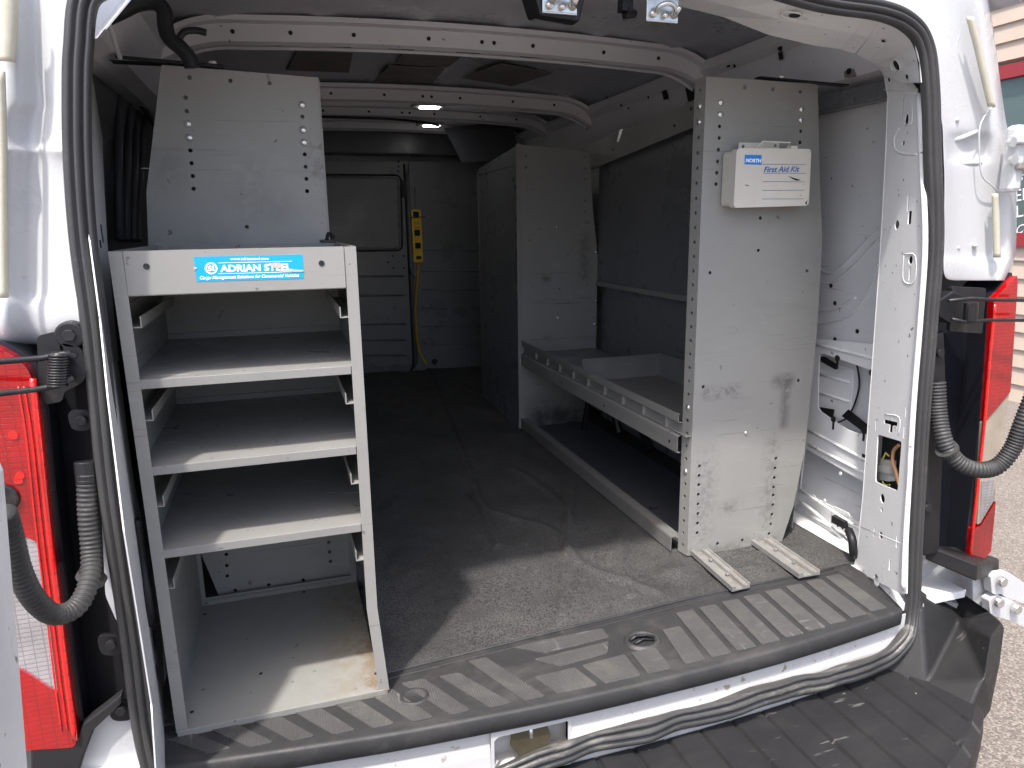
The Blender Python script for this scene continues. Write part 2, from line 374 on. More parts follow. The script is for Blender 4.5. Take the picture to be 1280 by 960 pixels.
# ================================================================== GROUND, BUILDING
gz = -.72
g = MB().grid([[(-60,-60,gz),(90,-60,gz)],[(-60,90,gz),(90,90,gz)]]).build('ground', 'asphalt', base=(0,0,gz)); tag(g, kind='structure')
bx = 5.45
bd = thing('siding_building', (bx, 4, gz), 'building with beige horizontal lap siding and a red framed shop window behind the van', 'building')
mb = MB(); y0b, y1b, wy0, wy1, wz0, wz1 = -3., 16., .4, 4.6, .66, 2.02
z = gz; lap = .15
while z < 4.2:
    for (ya, yb_) in ([(y0b,wy0),(wy1,y1b)] if (z+lap > wz0 and z < wz1) else [(y0b,y1b)]):
        mb.add([(bx-.022,ya,z),(bx-.022,yb_,z),(bx,yb_,z+lap),(bx,ya,z+lap),(bx+.2,ya,z),(bx+.2,yb_,z),(bx+.2,yb_,z+lap),(bx+.2,ya,z+lap)],
               [(0,1,2,3),(4,7,6,5),(0,4,5,1),(3,2,6,7),(0,3,7,4),(1,5,6,2)])
    z += lap
mb.build('wall', 'siding', bd)
fr = MB().box(bx-.05,bx+.02,wy0,wy1,wz0-.06,wz0+.05).box(bx-.05,bx+.02,wy0,wy1,wz1-.04,wz1+.07).box(bx-.05,bx+.02,wy0,wy0+.07,wz0+.05,wz1-.04).box(bx-.05,bx+.02,wy1-.07,wy1,wz0+.05,wz1-.04).build('window_frame','window_red', bd)
MB().box(bx+.0,bx+.02,wy0+.07,wy1-.07,wz0+.05,wz1-.04).build('window_pane','window_glass', fr)
MB().box(bx-.001,bx+.16,y0b+.01,y1b-.01,4.2,4.35).box(bx+.0,bx+3.,y0b,y1b,4.35,4.4).build('roof_edge','white_paint', bd)
wp = X(bx-.002)
text('lettering', 'EST', wp, (1271,226), (1284,224), 'text_white', bd, height=.045)
text('lettering', 'ED', wp, (1270,252), (1290,248), 'text_white', bd, height=.10)
text('lettering', 'LL', wp, (1271,272), (1290,268), 'text_white', bd, height=.10)
text('lettering', 'Co.', wp, (1271,293), (1290,287), 'text_white', bd, height=.07, shear=.4)

# ================================================================== VAN
van = thing('cargo_van', (0,1.5,gz), 'white cargo van seen from behind with both rear doors open', 'van')
def yE(x): return -.128 + .055*(x/.77)**2          # front edge of the rear sill bows out
# shell that closes the cargo space -------------------------------------------------
def wallx(z):   # inner skin leans in towards the roof
    return .885 - .055*max(0,(z-.75)/.6)**1.5
zs = [-.03,.3,.6,.75,.9,1.0,1.1,1.2,1.28]
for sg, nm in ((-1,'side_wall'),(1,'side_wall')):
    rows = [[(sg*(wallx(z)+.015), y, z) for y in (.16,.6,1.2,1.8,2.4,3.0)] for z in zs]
    MB().grid(rows).build(nm, 'interior_paint' if sg>0 else 'dark_wall', van, solid=.002)  # left wall: its shade is painted as a dark colour
# roof skin with shallow crown and swaged ribs
rows = []
for y in [-.02+ i*.1 for i in range(32)]:
    row = []
    for i in range(61):
        x = -.90+1.8*i/60; zc = 1.372 - .035*(abs(x)/.72)**2.2
        if abs(x) > .74: zc = min(zc, 1.335-(abs(x)-.74)*.55)
        rib = 0
        for xr in (-.62,-.38,-.13,.13,.38,.62):
            rib += .008*math.exp(-((x-xr)/.02)**2)
        row.append((x, y, zc - rib))
    rows.append(row)
MB().grid(rows).build('roof_panel', 'roof_paint', van, smooth=True, solid=.004, solidoff=1)
# outer skin
rows = []
for y in (-.0,.05,.3,1.5,3.0,4.2):
    prof = [(-1.0,-.45),(-1.02,0),(-1.01,.35),(-.985,.7),(-.94,1.0),(-.90,1.2),(-.84,1.36),(-.74,1.44),(-.4,1.48),(0,1.49),(.4,1.48),(.74,1.44),(.84,1.36),(.90,1.2),(.95,1.0),(1.0,.7),(1.02,.35),(1.03,0),(1.01,-.45)]
    rows.append([(x, y + (.05 if y==0 else 0), z) for x,z in prof])
MB().grid(rows[1:]).build('body_shell', 'white_paint', van, smooth=True, solid=.004)
# floor pan
MB().box(-.93,.93,-.05,3.0,-.03,-.012).build('floor_pan','interior_paint', van)
# roof bows: hat sections across
def bow(y, z0, zend, h, wd, m='bow_paint', holes=True):
    mb = MB(); xs = [-.79,-.75,-.70,-.64,-.58]+[ -.5+.1*i for i in range(11)]+[.58,.64,.70,.75,.79]; pts = []
    for x in xs:
        a = abs(x); z = z0 - .022*(a/.7)**2 - (max(0,a-.66)/.12)**1.3*.045
        pts.append((x,y,z))
    prof = [(-wd-.03, h), (-wd-.028,h-.012), (-wd, h-.014), (-wd*.92, .006), (-wd*.55,0),(-wd*.45,.006),(wd*.45,.006),(wd*.55,0),(wd*.92,.006),(wd,h-.014),(wd+.03,h-.012)]
    mb.sweep(smooth_path(pts,3), prof, lambda i: Vector((0,1,0)), lambda i: Vector((0,0,1)))
    o = mb.build('roof_bow', m, van, smooth=False, solid=.0015)
    if holes:
        hb = MB()
        for x in [-.6,-.46,-.3,-.1,.05,.085,.2,.42,.6]:
            c = Vector((x, y-wd*.955-.0009, z0-.018*(x/.7)**2+ (h-.014)*.55)); hb.cyl(c, (0,-1,-.15), .0055, .0012, 10)
        for x in [-.52,-.34,-.17,.02,.21,.4]:
            c = (x, y-wd*.2, z0-.018*(x/.7)**2+.0045); hb.box(c[0]-.035,c[0]+.035,c[1]-.008,c[1]+.008,c[2]-.0012,c[2]+.001)
        hb.build('bow_hole','black_hole', o)
    return o
bow(.93, 1.303, 1.20, .060, .045)
bow(1.80, 1.303, 1.21, .058, .042)
bow(2.30, 1.318, 1.22, .05, .04)
bow(2.75, 1.318, 1.22, .05, .04, holes=False)
# damping pads stuck to the roof skin
for q in ([(372,64),(441,66),(436,91),(358,88)], [(506,64),(581,68),(560,84),(494,80)], [(486,83),(556,86),(540,105),(468,102)], [(625,80),(690,92),(640,108),(578,98)]):
    pl = Z(1.352); MB().plate(pl, tr(pl,q), thick=.003, off=.0).build('damping_pad','damping_pad', van)
# side roof rails (cant rails)
for sg in (-1,1):
    rows = []
    for y in (.12,.3,.8,1.2,1.8,2.4,2.98):
        rows.append([(sg*.905,y,1.145),(sg*.835,y,1.15),(sg*.80,y,1.165),(sg*.785,y,1.20),(sg*.765,y,1.265),(sg*.745,y,1.285),(sg*.742,y,1.31),(sg*.79,y,1.33)])
    o = MB().grid(rows).build('cant_rail','bow_paint' if sg>0 else 'bow_paint', van, solid=.002)
    if sg>0:
        pl = P3((.783,0,1.20),(.783,1,1.20),(.763,0,1.265)); hb = MB()
        for px,py,w,h in ((742,137,.06,.032),(882,120,.0,.0),(833,118,.03,.03),(866,116,.055,.045),(765,128,.02,.014),(778,131,.01,.01),(760,122,.01,.01)):
            if w: hb.plate(pl, rc(pl,px,py,w,h), thick=.001, off=.006)
        for px,py in ((912,70),(978,60)):
            hb.plate(pl, rc(pl,px,py+9,.016,.02), thick=.001, off=.006); hb.plate(pl, circ(pl,px-1,py-1,.009), thick=.001, off=.006)
        for px,py in ((920,82),(812,121),(787,135),(735,160)): hb.plate(pl, circ(pl,px,py,.005), thick=.001, off=.006)
        hb.build('rail_opening','black_hole', o)
# dark lashing rail low along the right upper corner, seen behind the end panel
MB().box(.80,.842,.13,2.9,1.10,1.142).build('side_rail','partition_gray', van, bevel=.004)
pl = X(.799); o = MB().plate(pl, roundpoly(tr(pl,[(1057,82),(1070,80),(1071,96),(1058,98)]),.006), thick=.006, off=.006).build('rail_clip','aluminium', van)
MB().plate(pl, circ(pl,1064,89,.008), thick=.001, off=.0075).build('clip_hole','black_hole', o)

# right inner side structure seen between the shelving and the pillar -------------------
pu = P3((.865,0,.6),(.865,1,.6),(.842,0,1.1))
out = tr(pu, [(1000,95),(1125,80),(1128,300),(1120,430),(1100,440),(1004,425),(1000,300)])
MB().plate(pu, out, thick=.002).build('inner_panel','interior_paint', van)
# pressed creases on that panel
mb = MB()
for q in ([(1020,333),(1034,341),(1046,338),(1060,326),(1085,300),(1112,276)], [(1020,352),(1042,352),(1070,330),(1095,303),(1112,292)],
          [(1098,330),(1092,352),(1078,378),(1060,395),(1030,404),(1018,402)], [(1018,388),(1045,386),(1070,372)]):
    pts = smooth_path([pu.on(*p)+pu.n*.0 for p in q],5); mb.tube(pts, .0045, 6)
mb.build('panel_swage','interior_paint', van, smooth=True)
mb = MB()
for px,py in ((1039,357),(1044,379),(1044,424),(1072,414)): mb.plate(pu, circ(pu,px,py,.006), thick=.001, off=.0015)
mb.build('panel_hole','black_hole', van)
# lower frame with real openings
pw = P3((.86,0,.0),(.86,1,.0),(.848,0,.5))
out = tr(pw, [(985,420),(1125,434),(1120,470),(1110,720),(1076,740),(1040,700),(980,640)])
h1 = roundpoly(tr(pw,[(1024,440),(1092,464),(1088,546),(1060,538),(1022,512)]), .02)
h2 = roundpoly(tr(pw,[(1006,560),(1082,604),(1080,655),(1000,612)]), .012)
h3 = roundpoly(tr(pw,[(1040,632),(1062,642),(1058,672),(1036,658)]), .01)
hs = [h1,h2,h3]+[circ(pw,*q) for q in ((1016,622,.010),(1030,626,.005),(1050,592,.005))]
MB().plate(pw, out, hs, thick=.003).build('side_frame','jamb_paint', van)
# ledges and ribs pressed in the frame
mb = MB()
for q in ([(1018,430),(1092,448)], [(1012,538),(1084,576)], [(1012,556),(1082,592)],[(1000,612),(1076,662)],[(1000,626),(1030,650),(1068,690)]):
    pts = [pw.on(*p) for p in q]; mb.tube(smooth_path(pts,4), .0045, 8)
mb.build('frame_rib','jamb_paint', van, smooth=True)
# what shows through the openings: the outer skin's inner face, a box section, wiring
po = X(.915)
MB().plate(po, tr(po,[(985,400),(1150,420),(1140,780),(975,700)]), thick=.002).build('outer_skin','interior_paint', van)
pb = X(.895)
o = MB().plate(pb, roundpoly(tr(pb,[(1015,448),(1066,462),(1062,528),(1012,508)]),.01), thick=.012).build('inner_box','jamb_paint', van, bevel=.003)
mb = MB()
for q in ([(1018,466),(1062,478)],[(1016,488),(1062,502)]): mb.tube([pb.on(*p)+pb.n*.001 for p in q], .004, 6)
mb.build('box_rib','jamb_paint', o, smooth=True)
mb = MB()
mb.tube(smooth_path([pb.on(*p)+pb.n*.01 for p in ((1075,455),(1078,480),(1072,505),(1062,522),(1050,528))],5), .0025, 6)
mb.build('thin_wire','dark_metal', van)
mb = MB()
for q in ([(1026,446),(1030,446),(1046,456),(1044,462),(1026,452)], [(1052,520),(1060,512),(1094,540),(1090,548)], [(1020,508),(1042,512),(1040,522),(1024,520)]):
    pl=X(.87); mb.plate(pl, tr(pl,q), thick=.004)
mb.build('dark_clip','black_plastic', van)
mb = MB()
for px,py,a in ((1047,452,0),(1090,470,0),(1042,528,0),(1080,542,0)):
    mb.plate(pw, circ(pw,px,py-4,.009), thick=.001, off=.0015); mb.plate(pw, rc(pw,px,py+4,.007,.022), thick=.001, off=.0018)
mb.plate(pw, rc(pw,1080,572,.012,.018), thick=.001, off=.0015)
mb.build('keyhole_slot','black_hole', van)
mb = MB()
for q in ((1047,645),(1053,648),(1059,652)):
    c = pw.on(*q); mb.tube([c, c+Vector((0,-.004,-.03))], .0022, 6); mb.cyl(c+Vector((0,-.004,-.012)), (0,0,-1), .006, .01, 8)
mb.box(.842,.856,.245,.29,.03,.05)
mb.build('vent_grille','dark_metal', van)
mb = MB()
c = Z(.02).on(1066,690); mb.tube(smooth_path([c+Vector((.0,.02,.05)), c+Vector((-.01,-.005,.035)), c+Vector((-.005,-.01,.0)), c+Vector((.03,.0,-.01))],5), .011, 8)
mb.build('cable_loop','black_plastic', van, smooth=True)

# rear pillars --------------------------------------------------------------------------
pr = P3((.715,-.05,0),(.782,.136,0),(.685,-.05,.79))
inner = [(1106,96),(1110,120),(1108,180),(1104,260),(1099,340),(1094,410),(1089,480),(1084,550),(1079,620),(1073,680),(1068,712)]
outer = [(1126,742),(1133,742),(1134,680),(1138,600),(1144,500),(1152,400),(1157,302),(1153,200),(1146,112),(1136,98)]
ho = roundpoly(tr(pr,[(1097,543),(1127,552),(1122,614),(1094,602)]), .008)
holes = [ho, circ(pr,1103,623,.011), circ(pr,1102,637,.005), circ(pr,1101,669,.009),
         circ(pr,1095,725,.012,12,1,1.3), rc(pr,1137,272,.014,.026), circ(pr,1121,281,.010,12), rc(pr,1135,254,.006,.034), rc(pr,1128,136,.007,.040),
         circ(pr,1133,150,.010,12,.8,1.3), circ(pr,1138,325,.009), rc(pr,1137,342,.006,.028), circ(pr,1129,179,.006),
         rc(pr,1095,531,.005,.026), rc(pr,1130,540,.004,.028), rc(pr,1132,515,.003,.022), rc(pr,1093,664,.006,.026), rc(pr,1121,677,.006,.028), rc(pr,1112,706,.006,.026),
         circ(pr,1098,530+1,.0,4) if False else rc(pr,1113,526,.020,.006), rc(pr,1114,532,.007,.014)]
holes[-2:] = [[*roundpoly(tr(pr,[(1105,524),(1122,528),(1121,533),(1116,532),(1115,541),(1111,540),(1112,531),(1105,529)]),.0008,2)]]
pil = MB().plate(pr, tr(pr, inner+outer), holes, thick=.0025).build('rear_pillar','jamb_paint', van)
# folded return behind the inner edge, black sheet standing in for the shade behind the holes
mb = MB(); e = [pr.on(*p) for p in inner]
mb.grid([[p for p in e], [p + Vector((.06,.012,0)) for p in e]]); mb.build('pillar_return','jamb_paint', pil, solid=.002)
pr2 = Pl(pr.o - pr.n*.05, pr.n)
MB().plate(pr2, tr(pr2, [(1116,100),(1150,105),(1130,735),(1085,725)]), thick=.002).build('hole_shade_sheet','black_plastic', pil)
# raised pressings
mb = MB()
for q in ([(1104,112),(1160,118)],[(1068,655),(1128,680)]): mb.tube([pr.on(*p)-pr.n*.0008 for p in q], .0013, 5)
for c,r_ in (((1129,90),.03),((1124,172),.022)):
    pass
ring = [(1124,160),(1118,172),(1119,186),(1128,192),(1146,193)]
mb.tube(smooth_path([pr.on(*p)-pr.n*.001 for p in ring],5), .0028, 6)
for q in ([(1130,318),(1144,320),(1143,352),(1129,350),(1130,318)],[(1130,120),(1138,122),(1140,152),(1132,156)],[(1106,518),(1124,522),(1123,544)]):
    mb.tube(smooth_path([pr.on(*p)-pr.n*.001 for p in q],4), .002, 6)
mb.tube(smooth_path([pr.on(*p)+pr.n*.001 for p in ((1149,118),(1153,200),(1157,302),(1151,400),(1143,500),(1137,600),(1132,680),(1130,735))],6), .0055, 8)
mb.build('pressed_edge','jamb_paint', pil, smooth=True)
# connector behind the square opening
pc = Pl(pr.o - pr.n*.02, pr.n)
mb = MB().plate(pc, roundpoly(tr(pc,[(1100,574),(1112,576),(1111,602),(1099,600)]),.003), thick=.015)
mb.plate(pc, tr(pc,[(1097,580),(1114,584),(1113,592),(1096,588)]), thick=.01, off=.004)
mb.build('connector','connector_gray', pil, bevel=.001)
MB().tube([pc.on(1103,575), pc.on(1107,566), pc.on(1111,570)], .002, 6).tube(smooth_path([pc.on(1103,602),pc.on(1106,606),pc.on(1112,606)],4),.0015,6).build('connector_clip','tag_yellow', pil)
MB().tube(smooth_path([pc.on(*p) for p in ((1124,556),(1117,564),(1116,578),(1120,590),(1124,606))],5), .004, 8).build('wire_bundle','wire_copper', pil, smooth=True)

# left pillar (thin sliver beside the seal)
plf = P3((-.772,-.05,0),(-.80,.14,0),(-.775,-.05,.9))
inn = [(155,0),(140,20),(134,45),(128,70),(127,100),(129,200),(134,300),(143,400),(154,500),(167,600),(185,690),(204,790),(212,880),(216,960)]
inn = [plf.on(*p) for p in inn]
oute = [Vector((p.x + .026, -.055, p.z - .02)) for p in inn]
outl = [plf.loc(p) for p in inn] + [plf.loc(plf.on(*p)) for p in [(196,972),(190,880),(176,790),(156,665),(136,500),(126,400),(113,300),(106,200),(104,100),(108,40),(115,-8)]]
holes = [rc(plf,119,105,.02,.05), circ(plf,120,150,.012), rc(plf,126,292,.012,.04), rc(plf,124,308,.012,.05)]
MB().plate(plf, outl, [], thick=.002).build('rear_pillar','jamb_paint', van)
mb = MB()
for (px,py,w,h) in ((127,292,.012,.03),(125,305,.02,.012),(150,470,.012,.05),(185,750,.02,.05),(192,800,.02,.03),(196,840,.02,.02),(183,720,.015,.012)):
    mb.plate(plf, rc(plf,px,py,w,h), thick=.001, off=.0012)
mb.build('pillar_slot','black_hole', van)
mb = MB().tube(smooth_path([plf.on(*p)+Vector((.004,0,0)) for p in ((146,345),(152,370),(152,400),(147,420))],4), .006, 8)
mb.tube(smooth_path([plf.on(*p)+Vector((.004,0,0)) for p in ((168,650),(175,700),(181,750),(186,780))],4), .008, 8)
mb.build('trim_strip','black_plastic', van, smooth=True)

# header: underside from the seal to the inner edge, arch into the right pillar
sealin = [Y(-.05).on(*p) for p in [(1152,110),(1150,85),(1143,58),(1128,38),(1105,24),(1085,18),(1050,12),(1000,5),(937,-4)]]
inner_h = [Y(.115).on(*p) for p in [(1107,98),(1104,90),(1097,81),(1086,74),(1070,66),(1050,60),(1020,56),(960,42),(905,20)]]
for x in (.15,0,-.2,-.4,-.55):
    sealin.append(Vector((x,-.05, 1.215 if x>-.5 else 1.20))); inner_h.append(Vector((x+.0,.115,1.238 if x>-.5 else 1.225)))
for x,z_ in ((-.66,1.19),(-.74,1.10)):
    sealin.append(Vector((x+.015,-.05,z_-.02)))
inner_h += [Vector((-.70,.115,1.20)), Vector((-.775,.115,1.11))]
sealin = [p+Vector((0,0,.01)) for p in sealin]
mid = [a.lerp(b,.5) + Vector((0,0,-.004)) for a,b in zip(sealin, inner_h)]
up = [b + Vector((0,.004,.05)) for b in inner_h]; upb = [b+Vector((.0,.07,.055)) for b in inner_h]
hd = MB().grid([sealin, mid, inner_h, up, upb]).build('roof_header','jamb_paint', van, solid=.002)
ph = P3(mid[6], mid[9], inner_h[6]); mb = MB()
for (px,py,r_) in ((880,1,.012),(993,20,.010),(1119,86,.009),(1130,94,.003),(1111,99,.003)):
    c = ph.on(px,py)
for (px,py,w,h) in ((997,46,.05,.012),):
    pass
yy = Y(.06)
for (px,py,r_) in ((993,20,.010),(1104,52,.004),(1120,82,.010),(1111,100,.004),(1133,96,.004)):
    c = yy.on(px,py)
    q = min(range(len(mid)-1), key=lambda i:(mid[i]-c).length)
    a,b_ = mid[q], mid[q+1]; nn = (b_-a).cross(inner_h[q]-a).normalized()
    if nn.dot(CAM-a)<0: nn=-nn
    pq = Pl(a + nn*.004, nn); mb.plate(pq, circ(pq,px,py,r_,12), thick=.001)
mb.build('header_hole','black_hole', hd)
mb = MB()
for (px,py,r_) in ((993,20,.020),(1119,82,.018)):
    c = yy.on(px,py); q = min(range(len(mid)-1), key=lambda i:(mid[i]-c).length)
    a,b_ = mid[q], mid[q+1]; nn = (b_-a).cross(inner_h[q]-a).normalized()
    if nn.dot(CAM-a)<0: nn=-nn
    pq = Pl(a + nn*.0035, nn); ring_ = [pq.wor(*t_) for t_ in circ(pq,px,py,r_,20,1.3,.8)]; mb.tube(ring_+ring_[:2], .0018, 5)
for i_ in (4,):
    mb.tube([sealin[i_]+Vector((0,0,-.002)), mid[i_]+Vector((0,0,-.002)), inner_h[i_]+Vector((0,0,-.002))], .0014, 5)
mb.build('header_pressing','jamb_paint', hd, smooth=True)
# strikers bolted under the header
def striker(cx, black):
    b0 = Vector((cx, .03, 1.165)); mb = MB()
    if black:
        mb.hexa([(cx-.055,-.0,1.21),(cx+.045,-.0,1.21),(cx+.045,.06,1.21),(cx-.055,.06,1.21)], [(cx-.038,.0,1.160),(cx+.03,.0,1.156),(cx+.045,.06,1.165),(cx-.04,.06,1.168)])
        o = mb.build('striker_housing','black_plastic', van, bevel=.004); px0 = cx-.006; zz = 1.166
    else: o = None; px0 = cx; zz=1.166
    m2 = MB().box(px0-.030,px0+.030,-.004,-.001,zz,1.215).box(px0-.030,px0+.030,-.004,.05,zz-.002,zz+.001)
    k = m2.build('striker_plate','galvanised', van, bevel=.001)
    y_ = -.004
    m3 = MB().tube(smooth_path([(px0-.018,y_,zz+.010),(px0-.014,y_-.016,zz+.018),(px0+.0,y_-.02,zz+.022),(px0+.014,y_-.016,zz+.018),(px0+.020,y_,zz+.010)],4), .0042, 8)
    m3.cyl((px0-.018,y_,zz+.010),(0,-1,.2),.007,.006); m3.cyl((px0+.022,y_,zz+.012),(0,-1,.3),.008,.02,10,.003); m3.cyl((px0+.003,y_,zz+.008),(0,-1,.0),.005,.008)
    m3.build('striker_loop','bolt_steel', k, smooth=True)
striker(-.062, True); striker(.118, False)
MB().cyl((.065,.03,1.185),(1,0,-.1),.012,.02,12,.006).box(.055,.075,.02,.04,1.185,1.205).build('rubber_buffer','black_plastic', van)
# structure behind the header in the right upper corner
# wiring loom in the left upper corner
pl = Y(.28)
mb = MB().tube(smooth_path([pl.on(*p) for p in ((128,24),(150,14),(172,4),(193,3),(205,14),(207,34),(212,48),(226,60),(236,72),(240,84))],5), .0135, 10)
mb.tube(smooth_path([pl.on(*p) for p in ((222,52),(230,40),(245,38),(258,41))],5), .006, 8)
mb.box(-.70,-.665,.27,.29,1.225,1.25)
mb.build('wiring_loom','black_plastic', van, smooth=True)
mb = MB().tube([Y(.2).on(135,27), Y(.38).on(150,72)], .004, 6).build('support_strut','bow_paint', van)
# left inner wall: ribs, their shade put into the dark colour
mb = MB(); pl = X(-.872)
for (a,b_) in (((146,95),(150,300)),((160,112),(158,300)),((170,128),(166,300)),((178,140),(173,300))):
    p0, p1 = pl.on(*a), pl.on(*b_); mb.tube([p0,p1], .010, 6)
mb.build('wall_rib','dark_wall', van, smooth=True)
mb = MB(); a = X(-.85); mb.tube([a.on(132,58), a.on(190,140)], .014, 6); mb.tube([a.on(136,72), a.on(196,160)], .008, 6); mb.build('diagonal_brace','dark_metal', van, smooth=True)

# door seal --------------------------------------------------------------------------------
sp = [Y(-.05).on(*p) for p in ((106,-2),(98,60),(96,110),(97,200),(104,300),(117,400),(127,500),(137,600),(151,700),(166,800))]
sp += [Y(-.06).on(182,920), Vector((-.775,-.075,-.06)), Vector((-.735,-.09,-.12)), Vector((-.65,-.1,-.145)), Vector((-.45,-.112,-.150)), Vector((-.3,-.118,-.150))]
sp += [Y(-.118).on(*p) for p in ((700,940),(780,918),(840,902))] + [Y(-.112).on(952,870), Y(-.10).on(1050,846), Y(-.085).on(1100,828), Y(-.07).on(1128,800)]
sp += [Y(-.055).on(1139,765), *[Y(-.05).on(*p) for p in ((1142,700),(1147,600),(1153,500),(1161,400),(1168,302),(1165,200),(1162,110),(1155,58),(1137,30),(1100,13),(1020,0))]]
sp += [Vector((.2,-.05,1.232)), Vector((0,-.05,1.24)), Vector((-.3,-.05,1.24)), Vector((-.5,-.05,1.225)), Vector((-.64,-.05,1.195)), Vector((-.71,-.05,1.15))]
path = smooth_path(sp, 8, True); nP = len(path); cen = Vector((0,0,.5))
def tang(i): return (path[(i+1)%nP]-path[i-1]).normalized()
def sd(i):
    s_ = tang(i).cross(Vector((0,1,0))).normalized()
    return s_ if s_.dot(path[i]-Vector((max(-.5,min(.5,path[i].x)),path[i].y,max(.2,min(.9,path[i].z)))))>0 else -s_
def wob(i):
    p = path[i]
    return Vector((0,0,0)) if p.z > -.05 else Vector((0, noise.noise(p*14)*.007, noise.noise(p*11+Vector((3,3,3)))*.008))
prof = [(-.024,-.006),(-.024,.008),(-.020,.015),(-.015,.014),(-.0135,.007),(-.011,.006),(-.009,.014),(-.004,.019),(.001,.018),(.003,.010),(.005,.009),(.008,.015),(.014,.017),(.020,.012),(.024,.004),(.024,-.006)]
prof = [(a*.70,b*.85) for a,b in prof]
pw_ = [path[i]+wob(i) for i in range(nP)]
low = [i for i in range(nP) if path[i].z < -.055]
lo0, lo1 = min(low), max(low)
fn_u = lambda i: Vector((0,-1,0)) if path[i].z > -.02 else Vector((0,-1,.25)).normalized()
idx = list(range(lo0, lo1+1)); mb = MB(); wd_ = lambda k: 1+.42*min(1,min(k,len(idx)-1-k)/9)
mb.sweep([pw_[i] for i in idx], prof, lambda k: sd(idx[k])*wd_(k)*(1+.18*noise.noise(path[idx[k]]*9)), lambda k: fn_u(idx[k])*(1+.8*noise.noise(path[idx[k]]*10)*min(1,min(k,len(idx)-1-k)/9)))
sl = mb.build('door_seal','seal_worn', van, smooth=True)
sl['label'] = 'crushed worn bottom run of the rubber seal'
idx2 = [k % nP for k in range(lo1, lo0+nP+1)]; mb = MB(); mb.sweep([pw_[i] for i in idx2], prof, lambda k: sd(idx2[k]), lambda k: fn_u(idx2[k]))
mb.build('door_seal','seal_rubber', van, smooth=True)

# rear sill: white pressed panel under the step cover, latch pocket with striker
def wav(y): return y
rows_l = []; n = 48
pls = Y(-.118)
lat = tr(pls, [(618,924),(632,914),(708,903),(711,908),(713,936),(616,958)])
latx = [pls.wor(*q) for q in lat]; lx0, lx1 = min(p.x for p in latx), max(p.x for p in latx)
mb = MB(); xsS = sorted(set([-.79+1.53*i/40 for i in range(41)]))
def sillrow(xs_):
    return [[(x, yE(x)+.012+d, z) for x in xs_] for d, z in ((0,-.028),(.0,-.05),(.002,-.072),(-.002,-.095),(-.004,-.125),(.002,-.15),(.03,-.19))]
mb.grid(sillrow([x for x in xsS if x < lx0-.004]+[lx0-.002])); mb.grid(sillrow([lx1+.002]+[x for x in xsS if x > lx1+.004]))
mb.build('rear_sill','sill_paint', van, solid=.002)
# latch surround: plate with the opening
mb = MB(); A = (lx0-.002, lx1+.002); pls2 = Y(-.1165)
oo = [pls2.loc((A[0],0,-.028)), pls2.loc((A[1],0,-.028)), pls2.loc((A[1],0,-.15)), pls2.loc((A[0],0,-.15))]
zt, zb = -.057, -.128
hh = roundpoly([pls2.loc(Vector(q)) for q in ((lx0+.004,0,zt-.006),(lx0+.012,0,zt),(lx1-.004,0,zt),(lx1-.004,0,zb),(lx0+.004,0,zb))], .004)
ls = mb.plate(pls2, oo, [hh], thick=.002).build('latch_surround','sill_paint', van)
MB().box(lx0-.01,lx1+.01,-.070,-.068,-.16,-.03).box(lx0-.01,lx1+.01,-.112,-.07,-.134,-.130).build('latch_pocket','sill_paint', ls)
cx = (lx0+lx1)/2
st = MB().plate(Pl((0,-.082,0),(0,-1,.35)), roundpoly([(-(cx-.03)*-1,-.058),(cx+.03,-.058),(cx+.04,-.09),(cx+.018,-.118),(cx-.018,-.118),(cx-.04,-.09)],.006), thick=.004).build('striker_plate','striker_bronze', ls)
MB().tube(smooth_path([(cx+.002,-.084,-.112),(cx+.002,-.104,-.108),(cx+.002,-.106,-.085),(cx+.002,-.104,-.066),(cx+.002,-.084,-.06)],4), .0045, 8).build('striker_loop','bolt_steel', st, smooth=True)
MB().cyl((cx-.024,-.083,-.083),(0,-1,.3),.0065,.004).cyl((cx+.024,-.083,-.08),(0,-1,.3),.0065,.004).build('striker_bolt','bolt_steel', st)
MB().cyl((lx0+.022,-.085,-.078),(0,-1,0),.012,.006).build('drain_grommet','connector_gray', ls)

# step cover (black plastic with raised tread pads) -----------------------------------------
def ym(x): return .064 + (x+.387)*(.121-.064)/.706 if x < .32 else .121 + (x-.32)*.03   # where the mat begins
xs = [-.80+1.59*i/60 for i in range(61)]; xs = [x for x in xs if x < .79]
rows = []
for k_ in range(13):
    rows.append([])
    for x in xs:
        a, b_ = ym(x)+.03, yE(x)
        z0 = -.006 + .0012*noise.noise(Vector((x*6,k_*.5,0)))
        prof_ = [(a,z0),(a-.04,z0),(.7*a+.3*b_,z0),(.5*a+.5*b_,z0),(.3*a+.7*b_,z0),(b_+.008,z0),(b_+.002,z0-.001),(b_-.0005,z0-.005),(b_-.001,z0-.018),(b_,z0-.034),(b_+.004,z0-.038),(b_+.010,z0-.038),(b_+.02,z0-.03)]
        yy_ = prof_[k_][0]; rows[-1].append((min(x, .716+(yy_+.075)*.34), yy_, prof_[k_][1]))
sc_ = MB().grid(rows).build('sill_cover','sill_plastic', van, smooth=True)
zp = -.0045
def pad(pts, m='tread_pad'):
    pl = Z(zp); 
    q = roundpoly([pl.loc(Vector((*p, zp))) for p in pts], .005, 3)
    MB().plate(pl, q, thick=.003, off=.001).build('tread_pad', m, sc_, bevel=.0008)
